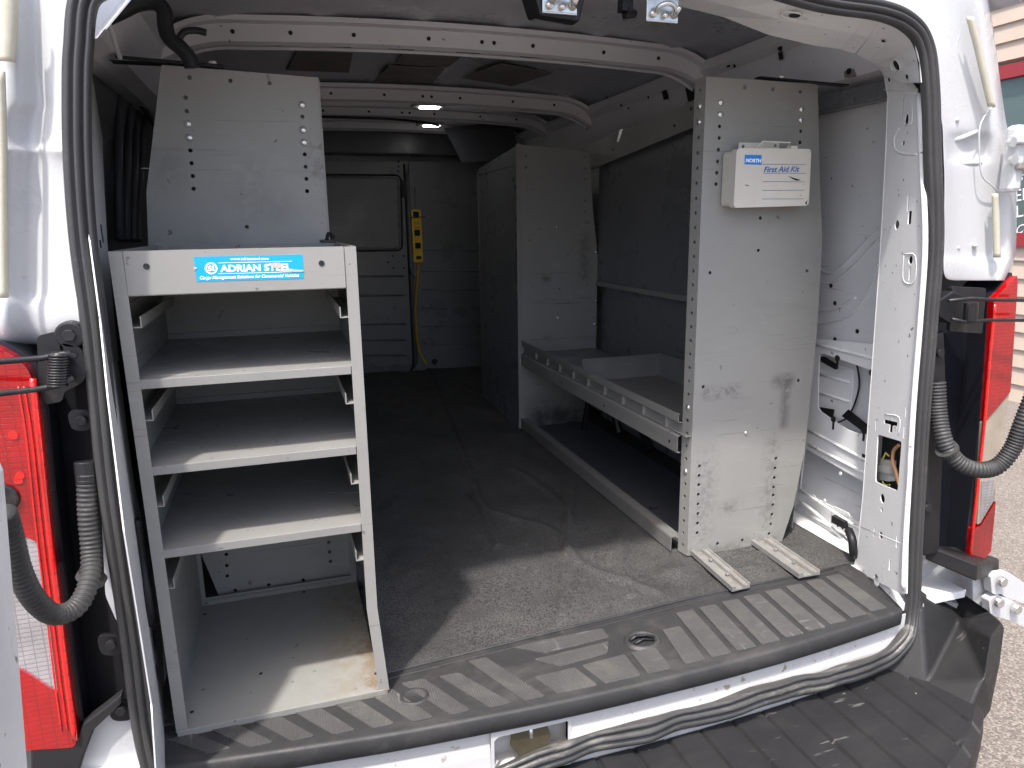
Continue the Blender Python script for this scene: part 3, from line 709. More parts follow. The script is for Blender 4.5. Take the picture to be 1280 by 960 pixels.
# slanted pads on the left (world metres, measured)
for i in range(7):
    x = -.775 + i*.0615*1.08
    yt = -.006+.004*i; yb2 = yE(x+.09)+.022; w_ = .043
    pad([(x,yt),(x+w_,yt),(x+w_+.062,yb2),(x+.062+.006,yb2)])
for i in range(4):
    x = -.255 + i*.064; yt=.045-.03*(i==0); yb2=yE(x+.06)+.022
    if i < 2: pad([(x-.05,yt+.0),(x-.012,yt),(x+.058,yb2),(x+.018,yb2)])
pad([(-.14,.06),(-.02,.066),(.058,.066),(.058,.03),(-.085,.02)])
pad([(-.115,.008),(.05,.018),(.03,-.02),(-.075,-.03)])
pad([(-.135,-.045),(-.05,-.042),(-.03,yE(-.04)+.022),(-.11,yE(-.1)+.022)])
pad([(-.035,-.040),(.06,-.034),(.06,yE(.06)+.022),(-.015,yE(0)+.022)])
pad([(.075,-.034),(.13,-.032),(.125,yE(.1)+.022),(.075,yE(.06)+.022)])
for i in range(9):
    x = .175 + i*.0605; yt = .065 + .004*i if i else .02; yb2 = yE(x)+.024
    if x+.05 > .73: break
    pad([(x,yt),(x+.043,yt),(x+.028,yb2),(x-.018,yb2)])
# raised bead along the back of the cover
mb = MB().tube([(x, ym(x)-.004, -.005) for x in xs[1:-2]], .0035, 6).tube([(x, ym(x)-.022, -.006) for x in xs[1:-2]], .002, 6)
mb.build('cover_bead','sill_plastic', sc_, smooth=True)
# lashing ring cup
c = Z(0).on(803,798); mb = MB()
rp = [(math.cos(2*math.pi*i/32)*1., math.sin(2*math.pi*i/32)) for i in range(33)]
rows = [[(c.x+a*r_, c.y+b_*r_*.85, z_) for a,b_ in rp] for r_,z_ in ((.040,-.006),(.036,-.001),(.031,.0),(.028,-.003),(.026,-.0045))]
MB().grid(rows).build('lashing_cup','sill_plastic', sc_, smooth=True)
MB().plate(Z(-.004), [(Z(-.004).loc((c.x+a*.026, c.y+b_*.026*.85, 0))) for a,b_ in rp[:-1]], thick=.0008).build('cup_hole','black_hole', sc_)
mb = MB().tube([(c.x-.026,c.y+.004,-.002),(c.x-.01,c.y+.009,.002),(c.x+.012,c.y+.006,.002),(c.x+.026,c.y-.002,-.002)], .0035, 8)
mb.tube([(c.x-.022,c.y-.010,-.002),(c.x+.0,c.y-.004,.001),(c.x+.022,c.y-.01,-.002)], .0028, 8).build('lashing_ring','dark_metal', sc_, smooth=True)
c = Z(0).on(518,868)
rows = [[(c.x+a*r_, c.y+b_*r_*.85, z_) for a,b_ in rp] for r_,z_ in ((.028,-.006),(.026,-.002),(.022,-.002),(.019,-.0045),(.001,-.0045))]
MB().grid(rows).build('cover_plug','sill_plastic', sc_, smooth=True)

# rear corner skins (around the opening) -----------------------------------------------------
def skin(name, rows, m='white_paint', sub=2, solid=.003, parent=van):
    return MB().grid([[Y(y).on(px,py) for px,py,y in r_] for r_ in rows]).build(name, m, parent, sub=sub, solid=solid)
# right: rows down the picture
rows = []
for py, xs_, d in ((-60,(1080,1120,1180,1215,1226,1232),0),(0,(1088,1135,1190,1218,1232,1237),0),(30,(1128,1155,1204,1224,1236,1242),0),(60,(1152,1180,1213,1226,1240,1246),0),(105,(1166,1186,1218,1232,1246,1252),0),
                   (150,(1178,1194,1224,1236,1251,1258),0),(166,(1179,1195,1226,1238,1252,1262),.0),(172,(1179,1195,1227,1239,1254,1266),.03),(196,(1180,1195,1227,1240,1257,1268),.03),(202,(1180,1195,1228,1242,1262,1270),.0),(215,(1181,1195,1230,1246,1264,1272),0),
                   (240,(1181,1196,1235,1250,1265,1272),0),(300,(1180,1197,1236,1252,1266,1272),0),(322,(1180,1197,1236,1252,1265,1270),0),(326,(1180,1197,1236,1252,1263,1268),-.012),(352,(1179,1197,1236,1245,1255,1262),-.012)):
    ys = (-.04,-.012,-.008,-.026,-.028,.03); 
    r_ = []
    for i,(x_,y_) in enumerate(zip(xs_,ys)):
        r_.append((x_,py,y_+ (d*.4 if i in (1,2) else (d if d<0 else 0))))
    rows.append(r_)
rc_ = skin('rear_corner_panel', rows)
rc_['label'] = 'white painted corner panel right of the door opening'
mb = MB()
for q, r_, y_ in (([(1239,136),(1229,148),(1224,166),(1225,205),(1229,222),(1240,232),(1247,240)], .0016, -.0275), ([(1184,176),(1200,173),(1222,164)], .005, -.0085), ([(1182,205),(1226,204)], .004, -.009), ([(1184,326),(1240,328)], .004, -.009),
                  ([(1200,30),(1190,80),(1186,130)], .004, -.0075)):
    mb.tube(smooth_path([Y(y_).on(*p_) for p_ in q],6), r_, 8)
mb.build('pressed_ridge','white_paint', rc_, smooth=True)
mb = MB()
for q in ((1197,310),(1219,307),(1196,150)): mb.tube([Y(-.012).on(*q), Y(-.018).on(*q), Y(-.020).on(*q)], [.005,.0045,.001], 10)
mb.build('spot_weld','white_paint', rc_, smooth=True)
# sealant beads
def bead(q, w_=.010, y=-.034):
    pts = smooth_path([Y(y).on(*p) for p in q],5); mb = MB()
    prof = [(-w_,0),(-w_*.8,.006),(0,.009),(w_*.8,.006),(w_,0)]
    mb.sweep(pts, prof, lambda i: Vector((1,0,0)), lambda i: Vector((0,-1,0)))
    return mb.build('sealant_bead','sealant', rc_ if q[0][0]>600 else lc_, smooth=True, solid=.002)
bead([(1211,22),(1221,60),(1229,95),(1238,134)], .008, -.034)
bead([(1243,242),(1244,280),(1245,322)], .008, -.034)
MB().box(*(lambda c:(c.x-.012,c.x+.018,c.y-.03,c.y,c.z-.08,c.z+.05))(Y(-.04).on(1258,190))).build('hinge_leaf','white_paint', rc_, bevel=.008)
mb = MB()
for q in ((1262,178),(1264,200)):
    c = Y(-.07).on(*q); mb.cyl(c,(0,-1,0),.010,.008,8)
mb.build('hinge_bolt','galvanised', rc_)
c = Y(-.07).on(1272,172); MB().box(c.x-.01,c.x+.12,c.y-.01,c.y+.01,c.z-.012,c.z+.006).build('door_hinge_arm','white_paint', rc_, bevel=.003)
c = Y(-.07).on(1274,207); MB().box(c.x-.01,c.x+.12,c.y-.01,c.y+.01,c.z-.008,c.z+.006).build('door_hinge_arm','aluminium', rc_, bevel=.003)
# left corner skin
rows = []
for py, xs_ , d in ((-60,(-60,-10,18,34,48,60,104,120),0),(0,(-60,-4,20,36,50,62,100,118),0),(80,(-60,-4,22,38,52,62,90,112),0),(118,(-60,-4,22,40,54,62,88,112),0),(132,(-60,-4,22,44,58,64,88,112),0),
                    (142,(-60,-4,10,30,52,64,88,112),0),(180,(-60,-4,10,30,48,62,88,112),0),(188,(-60,-4,10,32,54,64,88,112),-.012),(198,(-60,-4,10,32,52,64,88,112),0),
                    (260,(-60,-4,10,30,48,62,92,115),0),(350,(-60,-4,10,30,48,60,98,122),0),(372,(-60,-4,10,30,48,60,100,125),0),(378,(-60,-4,10,30,48,60,100,125),-.010),(420,(-60,-4,10,32,50,62,104,128),-.008),(432,(-60,0,14,34,52,64,104,128),.02)):
    ys = (.06,-.03,-.028,-.0,.004,-.020,-.020,-.045)
    rows.append([(x_,py,y_+d) for x_,y_ in zip(xs_,ys)])
lc_ = skin('rear_corner_panel', rows); lc_['label'] = 'white painted corner panel left of the door opening'
bead([(10,-20),(9,30),(6,78)], .012, -.042)
bead([(0,90),(3,180),(4,300),(5,372)], .006, -.042)

# black trim, tail lamps, hinges ---------------------------------------------------------------
# left side
rows = [[(40,425,.01),(62,425,.0),(104,425,-.0),(136,425,-.02)],[(70,520,.02),(90,520,.01),(112,520,-.01),(142,520,-.03)],[(84,650,.02),(100,650,.01),(128,650,.0),(155,650,-.03)],
        [(98,800,.02),(112,800,.015),(140,800,.0),(170,800,-.03)],[(104,900,.02),(124,900,.01),(150,900,.0),(182,900,-.03)]]
lt = skin('corner_trim', rows, 'black_plastic', 1); lt['label']='black plastic trim behind the left lamp'
mb = MB(); pl = Y(-.02)
for q in ([(124,555),(138,558),(152,640),(160,770),(148,772),(134,740),(130,660)],):
    mb.plate(pl, roundpoly(tr(pl,q),.006), thick=.003, off=.012)
mb.build('white_strip','white_paint', van)
pl = Y(-.03)
mb = MB(); mb.plate(pl, roundpoly(tr(pl,[(108,905),(150,885),(172,884),(182,965),(100,970)]),.004), thick=.003).build('corner_skin','white_paint', van)
for (px,py) in ((101,526),(138,807),(151,889)):
    pl = Y(-.04); b_ = MB().plate(pl, roundpoly(tr(pl,[(px-18,py-13),(px+14,py-12),(px+15,py+12),(px-12,py+13)]),.012), [], thick=.008).build('fixing_boss','black_plastic', lt, bevel=.003)
    c = Y(-.049).on(px,py); MB().cyl(c+Vector((0,.006,0)),(0,-1,0),.0075,.008,12).build('screw','dark_metal', b_, bevel=.001)
pl = Y(-.05); MB().plate(pl, tr(pl,[(38,932),(95,925),(104,905),(152,868),(152,880),(118,912),(104,948),(96,975),(38,975)]), thick=.02).build('lamp_ledge','bumper_plastic', van, bevel=.003)
# lamp body: thick lens traced at its own distance, with a rounded front
def lamp(name, plv, body, clear, extra_red, label):
    pl = Y(plv); root = MB().plate(pl, roundpoly(tr(pl,body),.008), thick=.06, off=-.004).build(name,'gloss_black', van, bevel=.004); root['label']=label
    return pl, root
pl, lp = lamp('tail_lamp', -.035, [(-30,425),(0,426),(22,438),(44,452),(56,480),(62,540),(72,640),(84,740),(96,840),(106,915),(104,932),(60,934),(-30,940)], None, None, 'left red tail lamp with clear reversing section')
body = [(-26,430),(0,431),(18,441),(38,456),(49,482),(56,545),(66,640),(78,740),(90,840),(100,912),(97,926),(60,928),(-26,934)]
clear = [(-10,655),(14,655),(50,672),(54,700),(64,760),(76,860),(44,838),(30,830),(-10,815)]
MB().plate(pl, roundpoly(tr(pl,body),.008), [roundpoly(tr(pl,clear),.004)], thick=.022, off=.016).build('red_lens','red_lens', lp, bevel=.005)
MB().plate(pl, [( a,b_) for a,b_ in roundpoly(tr(pl,clear),.004)], thick=.01, off=.012).build('clear_lens','clear_lens', lp)
MB().tube(smooth_path([pl.wor(*pl.loc(pl.on(*p)),.018) for p in ((46,470),(54,545),(64,640),(76,740),(88,840),(98,915))],4), .0045, 8).build('lens_rim','red_bright', lp, smooth=True)
mb = MB()
for dx_, r__ in ((-9,.0018),(-16,.0014)):
    mb.tube(smooth_path([pl.wor(*pl.loc(pl.on(a_+dx_,b2_)),.017) for a_,b2_ in ((44,480),(54,545),(64,640),(76,740),(88,840),(97,905))],4), r__, 6)
mb.build('lens_ridge','red_bright', lp, smooth=True)
c = pl.on(8,618); MB().cyl(c+Vector((0,-.014,0)),(0,-1,0),.022,.008,16).build('rubber_stop','dark_metal', lp, bevel=.003)
mb = MB()
for q in ((22,540),(28,595),(30,590)): mb.cyl(pl.on(*q)+Vector((0,-.014,0)),(0,-1,0),.006,.004,10)
mb.build('bulb_glint','red_bright', lp)
# right side
rows = [[(1168,415,-.03),(1180,415,.0),(1205,400,.02),(1238,380,.01)],[(1160,500,-.03),(1174,500,.0),(1200,500,.05),(1230,500,.01)],[(1154,600,-.03),(1168,600,.0),(1196,600,.05),(1222,600,.01)],[(1148,700,-.03),(1160,700,.0),(1190,705,.04),(1212,708,.01)]]
rt_ = skin('corner_trim', rows, 'gloss_black', 2); rt_['label']='black glossy trim beside the right lamp'
pl = Y(-.035)
MB().plate(pl, tr(pl,[(1160,420),(1174,412),(1176,470),(1168,690),(1149,692),(1152,600)]), thick=.01, off=.012).build('trim_edge','black_plastic', rt_, bevel=.003)
for (px,py) in ((1174,441),(1158,634)):
    c = Y(-.05).on(px,py); MB().cyl(c,(0,-1,0),.009,.006,12).build('plug','dark_metal', rt_, bevel=.001)
pl = Y(-.03)
body = [(1238,372),(1268,340),(1270,352),(1261,489),(1248,563),(1242,623),(1236,690),(1221,704),(1207,703),(1217,617),(1226,531),(1234,433)]
lp = MB().plate(pl, roundpoly(tr(pl,body),.004), thick=.08, off=-.006).build('tail_lamp','gloss_black', van); lp['label']='right tail lamp beside the black trim'
up_ = [(1238,374),(1267,344),(1268,352),(1259,489),(1228,526),(1235,433)]
lo_ = [(1223,655),(1241,625),(1235,688),(1221,702),(1208,701),(1213,660)]
cl_ = [(1259,491),(1247,563),(1241,623),(1223,653),(1219,655),(1228,528)]
MB().plate(pl, roundpoly(tr(pl,up_),.003), thick=.045, off=.008).build('red_lens','red_lens', lp, bevel=.004)
MB().plate(pl, roundpoly(tr(pl,lo_),.003), thick=.045, off=.008).build('red_lens','red_lens', lp, bevel=.004)
MB().plate(pl, roundpoly(tr(pl,cl_),.003), thick=.045, off=.005).build('clear_lens','ground_beige_lens', lp, bevel=.003)
MB().plate(pl, tr(pl,[(1224,600),(1240,598),(1238,625),(1222,650)]), thick=.004, off=.0065).build('reflector','clear_lens', lp)
MB().tube(smooth_path([pl.wor(*pl.loc(pl.on(*p)),.006) for p in ((1240,380),(1235,433),(1227,531),(1218,617),(1209,700))],4), .0035, 8).build('lens_rim','red_bright', lp, smooth=True)
# ledge under the right lamp, white box behind, hinge arm
p1, p2 = Y(-.05), Y(-.09)
MB().hexa([p1.on(1158,681), p1.on(1232,690), p2.on(1251,700), p2.on(1200,700)], [p1.on(1157,698), p1.on(1232,712), p2.on(1248,726), p2.on(1226,730)])
mb = MB().hexa([Y(-.03).on(1156,680), Y(.02).on(1205,684), Y(-.01).on(1249,698), Y(-.10).on(1222,706)], [Y(-.03).on(1156,699), Y(.02).on(1205,712), Y(-.01).on(1249,716), Y(-.10).on(1220,727)])
mb.build('lamp_ledge','bumper_plastic', van, bevel=.004)
pl = Y(.03); lb = MB().plate(pl, tr(pl,[(1145,690),(1240,712),(1242,792),(1205,785),(1145,760)]), [roundpoly(tr(pl,[(1198,738),(1216,735),(1217,756),(1196,752)]),.003)], thick=.003).build('corner_skin','white_paint', van)
pl = Y(-.03); MB().plate(pl, tr(pl,[(1216,724),(1236,722),(1237,760),(1217,774)]), thick=.02).build('hinge_post','white_paint', lb, bevel=.003)
MB().grid([[Y(.025).on(1168,752), Y(.025).on(1220,744)],[Y(-.03).on(1180,764), Y(-.03).on(1219,770)]]).build('pocket_floor','white_paint', lb, solid=.003)
pl = Y(-.06)
mb = MB().plate(pl, roundpoly(tr(pl,[(1238,720),(1262,716),(1300,742),(1300,762),(1262,748),(1240,742)]),.006), thick=.02)
mb.plate(pl, roundpoly(tr(pl,[(1236,750),(1250,742),(1302,772),(1302,792),(1260,775),(1238,768)]),.006), thick=.02)
ha = mb.build('door_hinge_arm','white_paint', van, bevel=.003)
mb = MB()
for q in ((1250,726),(1246,752),(1268,760)):
    c = Y(-.065).on(*q); mb.cyl(c,(0,-1,0),.012,.012,10)
mb.build('hinge_pin','galvanised', ha, bevel=.002)
# door checks (bracket + roller + two rods)
pl = Y(-.05)
hr = MB().plate(pl, roundpoly(tr(pl,[(1190,358),(1233,360),(1228,417),(1187,414)]),.006), thick=.008).build('door_check','dark_metal', van, bevel=.002); hr['label']='right door check bracket with roller and twin rods'
MB().plate(Y(-.06), tr(Y(-.06),[(1174,376),(1192,364),(1205,370),(1206,400),(1190,405),(1175,396)]), thick=.03).build('check_arm','black_plastic', hr, bevel=.003)
c0, c1 = Y(-.085).on(1214,378), Y(-.085).on(1213,400); MB().tube([c0,c1], .013, 16).build('roller','dark_metal', hr, smooth=False)
mb = MB()
mb.tube([Y(-.085).on(1186,376), Y(-.085).on(1214,373), Y(-.085).on(1245,375), Y(-.1).on(1330,376)], .0035, 8)
mb.tube([Y(-.085).on(1190,399), Y(-.085).on(1210,403), Y(-.085).on(1235,400), Y(-.1).on(1330,401)], .0035, 8)
mb.build('check_rod','dark_metal', hr, smooth=True)
pl = Y(-.04)
hl = MB().plate(pl, roundpoly(tr(pl,[(46,420),(72,414),(76,440),(98,440),(108,455),(104,478),(80,490),(78,502),(56,506),(48,480)]),.006), thick=.008).build('door_check','dark_metal', van, bevel=.002); hl['label']='left door check bracket with coil spring and twin rods'
c = Y(-.05).on(89,418); MB().cyl(c+Vector((0,.012,0)),(0,-1,0),.019,.022,20).build('check_arm','black_plastic', hl, bevel=.003)
MB().cyl(c+Vector((0,-.010,0)),(0,-1,0),.009,.004,6).build('check_bolt','dark_metal', hl, bevel=.001)
MB().plate(Y(-.06), roundpoly(tr(Y(-.06),[(76,428),(100,434),(108,450),(107,474),(96,480),(84,470),(84,446)]),.006), thick=.02).build('check_link','black_plastic', hl, bevel=.004)
mb = MB(); a, b_ = Y(-.075).on(74,441), Y(-.075).on(72,482); k_ = 12
pts = [a.lerp(b_, t_/(k_*10)) + Vector((math.cos(t_*2*math.pi/10)*.012, math.sin(t_*2*math.pi/10)*.012, 0)) for t_ in range(k_*10+1)]
mb.tube(pts, .0019, 6).tube([a,b_], .009, 10); mb.build('coil_spring','dark_metal', hl, smooth=True)
mb = MB()
mb.tube([Y(-.075).on(96,445), Y(-.075).on(80,442), Y(-.08).on(50,448), Y(-.1).on(0,452), Y(-.11).on(-40,455)], .0042, 8)
mb.tube([Y(-.075).on(92,472), Y(-.075).on(72,482), Y(-.08).on(50,486), Y(-.1).on(0,492), Y(-.11).on(-40,495)], .0042, 8)
mb.build('check_rod','dark_metal', hl, smooth=True)
# corrugated hoses to the doors
def hose(name, q, r_, label, cuff=None):
    pts = smooth_path([Y(y).on(px,py) for px,py,y in q], 26); mb = MB()
    # even spacing
    L_ = [0]; 
    for i in range(1,len(pts)): L_.append(L_[-1]+(pts[i]-pts[i-1]).length)
    n = int(L_[-1]/.0018); ev = []; j = 0
    for k_ in range(n+1):
        s_ = L_[-1]*k_/n
        while j < len(L_)-2 and L_[j+1] < s_: j += 1
        ev.append(pts[j].lerp(pts[j+1], (s_-L_[j])/max(1e-9,L_[j+1]-L_[j])))
    rs = [r_*(1+.085*math.sin(2*math.pi*k_/4.0+.4)) for k_ in range(n+1)]
    mb.tube(ev, rs, 16); o = mb.build(name,'hose_rubber', van, smooth=True); o['label']=label
    return o
ho_ = hose('wiring_conduit', ((109,592,-.05),(110,640,-.055),(114,690,-.065),(112,725,-.09),(96,758,-.12),(68,768,-.15),(42,748,-.18),(24,712,-.2),(12,665,-.22),(4,640,-.24)), .0135, 'left corrugated wiring hose hanging over the tail lamp')
MB().tube([Y(-.045).on(108,576), Y(-.05).on(110,604)], [.0165,.0155], 16).build('hose_cuff','black_plastic', ho_, bevel=.002)
MB().tube([Y(-.068).on(107,727), Y(-.085).on(124,714)], [.019,.019], 16) 
c = Y(-.078).on(113,722); MB().tube([c+Vector((.004,0,.004)), c-Vector((.001,0,.004))], .0205, 18).build('hose_flange','hose_rubber', ho_)
ho_ = hose('wiring_conduit', ((1171,478,-.05),(1173,515,-.06),(1180,550,-.08),(1196,576,-.10),(1220,587,-.12),(1246,583,-.13),(1266,560,-.14),(1280,525,-.15),(1292,495,-.15)), .0165, 'right corrugated wiring hose looping past the tail lamp')
c = Y(-.088).on(1184,562); MB().tube([c+Vector((-.003,0,.003)), c+Vector((.003,0,-.003))], .0225, 18).build('hose_flange','hose_rubber', ho_)

# bumper ------------------------------------------------------------------------------------
zb = -.155
def st_(px,py): return Z(zb).on(px,py)
# step pad with grooves running fore and aft
def yF(x): return -.40 + .105*max(0,(abs(x)-.35)/.35)**2
mb = MB(); xg = []; x = -.86
base_x = [-.86+.0043*i for i in range(int(1.65/.0043))]
rows = [[] for _ in range(6)]
for x in base_x:
    gdist = ((x+.86) % .075)
    dz = -.006 if gdist < .0075 else 0
    ys = [.02, yE(x)-.0, yE(x)-.06, (yE(x)+yF(x))/2-.03, yF(x)+.02, yF(x)]
    for k_, y_ in enumerate(ys): rows[k_].append((x + (y_+.12)*-.0, y_, zb+dz - (.01 if k_==5 else 0)))
rows.append([(x, yF(x)-.004, zb-.05) for x in base_x]); rows.append([(x, yF(x)+.01, zb-.28) for x in base_x])
bp_ = MB().grid(rows).build('rear_bumper','bumper_plastic', van); bp_['label'] = 'black plastic step bumper, grooved and scuffed'
# right wing of the bumper
p = lambda px,py,y: Y(y).on(px,py)
V_ = dict(A0=st_(1096,832), A1=p(1151,742,-.05), A2=p(1160,741,-.0), B0=st_(1159,852), B1=p(1198,776,-.06), B2=p(1214,770,-.02),
    C0=st_(1217,881), Cm=p(1231,850,-.215), C1=p(1240,795,-.185), T1=p(1236,764,-.12), T2=p(1257,781,-.155), O1=p(1251,827,-.17), O2=p(1239,889,-.20), O3=p(1209,931,-.262),
    D0=st_(1197,903), D1=st_(1194,910)+Vector((0,0,-.01)), D2=p(1206,940,-.29))
for k_ in ('T2','O1','O2','O3'): V_[k_+'b'] = V_[k_] + Vector((.05,.22,0))
V_['T1b'] = V_['T1'] + Vector((.04,.2,0)); V_['O4'] = V_['O3']+Vector((-.03,-.0,-.16)); V_['O4b'] = V_['O4']+Vector((.05,.22,0)); V_['D3'] = V_['D2']+Vector((-.01,0,-.14))
nm_ = list(V_); F_ = [('A0','B0','A1'),('B0','B1','A1'),('A1','B1','B2','A2'),('B0','C0','Cm'),('B0','Cm','B1'),('Cm','C1','B1'),('B1','C1','T2','T1'),('B1','T1','B2'),
    ('C1','Cm','O1','T2'),('Cm','C0','O2','O1'),('C0','D0','O3','O2'),('D0','D1','D2','O3'),('T2','O1','O1b','T2b'),('O1','O2','O2b','O1b'),('O2','O3','O3b','O2b'),('T1','T2','T2b','T1b'),('O3','O4','O4b','O3b'),('D2','D3','O4','O3')]
wg = MB().add([V_[k_] for k_ in nm_], [tuple(nm_.index(k_) for k_ in f) for f in F_]).build('bumper_wing','bumper_plastic', bp_)
md = wg.modifiers.new('bev','BEVEL'); md.width = .008; md.segments = 4; md.limit_method='ANGLE'; md.angle_limit = R(15); md.use_clamp_overlap = True; md.harden_normals=False
c = p(1210,906,-.252); MB().cyl(c,(.3,-1,0),.013,.006,18).build('sensor_cap','black_plastic', bp_, bevel=.001)
mb = MB().hexa([st_(1112,858)+Vector((0,0,.002)), st_(1200,905)+Vector((0,0,.002)), st_(1212,952)+Vector((0,0,.002)), st_(1100,900)+Vector((0,0,.002))],
               [v_-Vector((0,0,.12)) for v_ in (st_(1112,858), st_(1200,905), st_(1212,952), st_(1100,900))])

MB().grid([[p(1150,733,.02), p(1222,742,.02)],[p(1160,744,-.005), p(1238,764,-.03)],[p(1166,747,-.012), p(1213,771,-.022)]]).build('pocket_floor','white_paint', lb, solid=.002)
# lamps inside on the roof -------------------------------------------------------------------
for (px,py,z_) in ((538,134,1.297),(540,157,1.312)):
    pl = Z(z_); c = pl.on(px,py)
    f_ = MB().box(c.x-.075,c.x+.055,c.y-.035,c.y+.035,z_,z_+.012).build('dome_lamp','lamp_frame', van, bevel=.003); f_['label']='lit dome lamp on a roof bow'
    MB().box(c.x-.042,c.x+.035,c.y-.022,c.y+.022,z_-.004,z_-.0005).build('lamp_lens','lamp_glow', f_, bevel=.0015)
mb = MB(); pl = Z(1.30); mb.tube(smooth_path([pl.on(*q) for q in ((400,146),(440,147),(490,149),(530,153),(548,157))],5), .006, 6); mb.build('lamp_wire','black_plastic', van, smooth=True)

# open rear doors: the left one shows as a white edge, the right one stands beyond the frame
def door(x0, x1, ya, yb_, label, lean):
    rt = MB().hexa([(x0+lean,ya,-.35),(x1+lean,ya,-.35),(x1+lean,yb_,-.35),(x0+lean,yb_,-.35)], [(x0,ya,.9),(x1,ya,.9),(x1,yb_,.9),(x0,yb_,.9)])
    o = rt.build('rear_door','white_paint', van, bevel=.012); o['label'] = label
    return o
pl = Y(-.33); a, b_ = pl.on(10,600), pl.on(38,950)
dx = (b_.x-a.x)/(b_.z-a.z)
d_ = MB(); xt, xb = a.x+dx*(.60-a.z), b_.x+dx*(-.35-b_.z)
d_.hexa([(xb-.10,-.33,-.35),(xb,-.33,-.35),(xb-.03,-1.05,-.35),(xb-.13,-1.05,-.35)], [(xt-.10,-.33,.60),(xt,-.33,.60),(xt-.03,-1.05,.60),(xt-.13,-1.05,.60)])
ld = d_.build('rear_door','jamb_paint', van, bevel=.010); ld['label'] = 'left rear door swung open, only its white edge showing'


# ================================================================== FLOOR MAT
rows = []; nx, ny = 170, 260
for j in range(ny):
    row = []
    for i in range(nx):
        x = -.80+1.6*i/(nx-1); y0_ = ym(x); t_ = j/(ny-1); y = y0_ + (2.94-y0_)*t_**1.25
        fade = min(1, (y-y0_)/.05)
        h = .007*noise.noise(Vector((x*5.5+y*2.2, y*3.1, 1.3))) + .0045*noise.noise(Vector((x*13-y*4, y*6, 4.)))
        h += .009*math.exp(-((x-.02-.45*(y-.2))/.012)**2)*(1 if y < 1.4 else 0)          # long fold
        h += .009*math.exp(-((x-.22+.30*(y-.15)-.03*math.sin(y*14))/.014)**2)*(1 if .12<y<.9 else 0)
        h += .009*math.exp(-((x+.10-.12*y)/.012)**2)*(1 if y > .5 else 0)
        h += .007*math.exp(-((x-.13-.55*(y-.12)-.02*math.sin(y*11))/.016)**2)*(1 if .16<y<.75 else 0) + .006*math.exp(-((x+.02-.25*math.sin((y-.1)*2.2))/.012)**2)*(1 if .1<y<1.1 else 0)
        d2 = ((x-.335)**2+((y-.235)*1.3)**2); h += .014*math.exp(-d2/.0018)*fade - .006*math.exp(-((x-.40)**2+((y-.19)*1.2)**2)/.0012)
        h += .0045*abs(noise.noise(Vector((x*9+7, y*9, 0))))
        edge = 0.0
        near = 1.0
        if (x > .36 and y > .26) or (x < -.40): near = .25
        row.append((x, y, -.004 + fade*max(-.003, h*near+.001)+edge))
    rows.append(row)
fm = MB().grid(rows).build('floor_mat','floor_mat', None, smooth=True, solid=.002)
tag(fm, 'wrinkled dusty black rubber mat covering the van floor', 'floor mat')

# ================================================================== LEFT TRAY CABINET
XL, XR, HC, DC = -.766, -.404, .802, .432
cab = thing('tray_cabinet', (-.585,.2,0), 'grey steel tray cabinet with three shelves and a blue sticker on its top rail', 'cabinet')
def xr_at(z): return XR + (-.011 if z>.17 else 0)     # lower right edge is bent outwards
YF = [( .802,0.0),(.6,0),(.32,0),(.17,0),(.0,-.002)]
# left side panel with front flange
for sgn in (-1,1):
    mb = MB(); z_ = [(0.0),(.17),(.32),(.802)]
    def ex(z): 
        if sgn<0: return -.766+.006*(1-z/.8)
        return -.414 + (.0 if z>.17 else .013*(1-z/.17))
    for a,b_ in zip(z_,z_[1:]):
        for (xo0, xo1, ya, yb_) in ((0,.0018,.0,DC),(0,.0185,0,.0018)):
            xa0, xa1 = ex(a), ex(b_)
            if sgn<0: q0 = (xa0+xo0, xa0+xo1); q1 = (xa1+xo0, xa1+xo1)
            else: q0 = (xa0-xo1, xa0-xo0); q1 = (xa1-xo1, xa1-xo0)
            if xo1 > .01: q0=(q0[0],q0[1]); 
            yo = -.0019 if xo1>.01 else 0
            mb.hexa([(q0[0],ya+yo,a),(q0[1],ya+yo,a),(q0[1],yb_+yo,a),(q0[0],yb_+yo,a)], [(q1[0],ya+yo,b_),(q1[1],ya+yo,b_),(q1[1],yb_+yo,b_),(q1[0],yb_+yo,b_)])
    mb.box(*( (-.764,-.75,DC-.002,DC,.0,.8) if sgn<0 else (-.430,-.416,DC-.002,DC,.0,.8)))
    mb.build('side_panel','gray_steel', cab)
# top: front rail, top tray
mb = MB().box(-.7465,-.4335,-.0035,-.0017,.738,.802).box(-.7465,-.4335,-.0017,.012,.7365,.738).box(-.7465,-.4335,-.0017,.016,.8005,.802)
fr_ = mb.build('top_rail','gray_steel', cab)
MB().box(-.762,-.417,.018,DC-.003,.770,.7715).box(-.762,-.417,.016,.018,.770,.7995).box(-.763,-.4165,DC-.0045,DC-.003,.7715,.800).build('top_tray','shelf_steel', cab)
mb = MB(); 
for q in ((183,333),(402,329)): mb.cyl(Y(-.0035).on(*q)+Vector((0,0,0)),(0,-1,0),.0045,.001,14)
mb.build('rail_hole','dark_metal', fr_)
mb = MB(); c = (-.43,.02,.80); mb.box(-.452,-.425,.28,.34,.802,.808); mb.tube(smooth_path([(-.44,.3,.808),(-.435,.31,.82),(-.425,.32,.812)],3),.004,6); mb.build('loose_clip','dark_metal', cab)
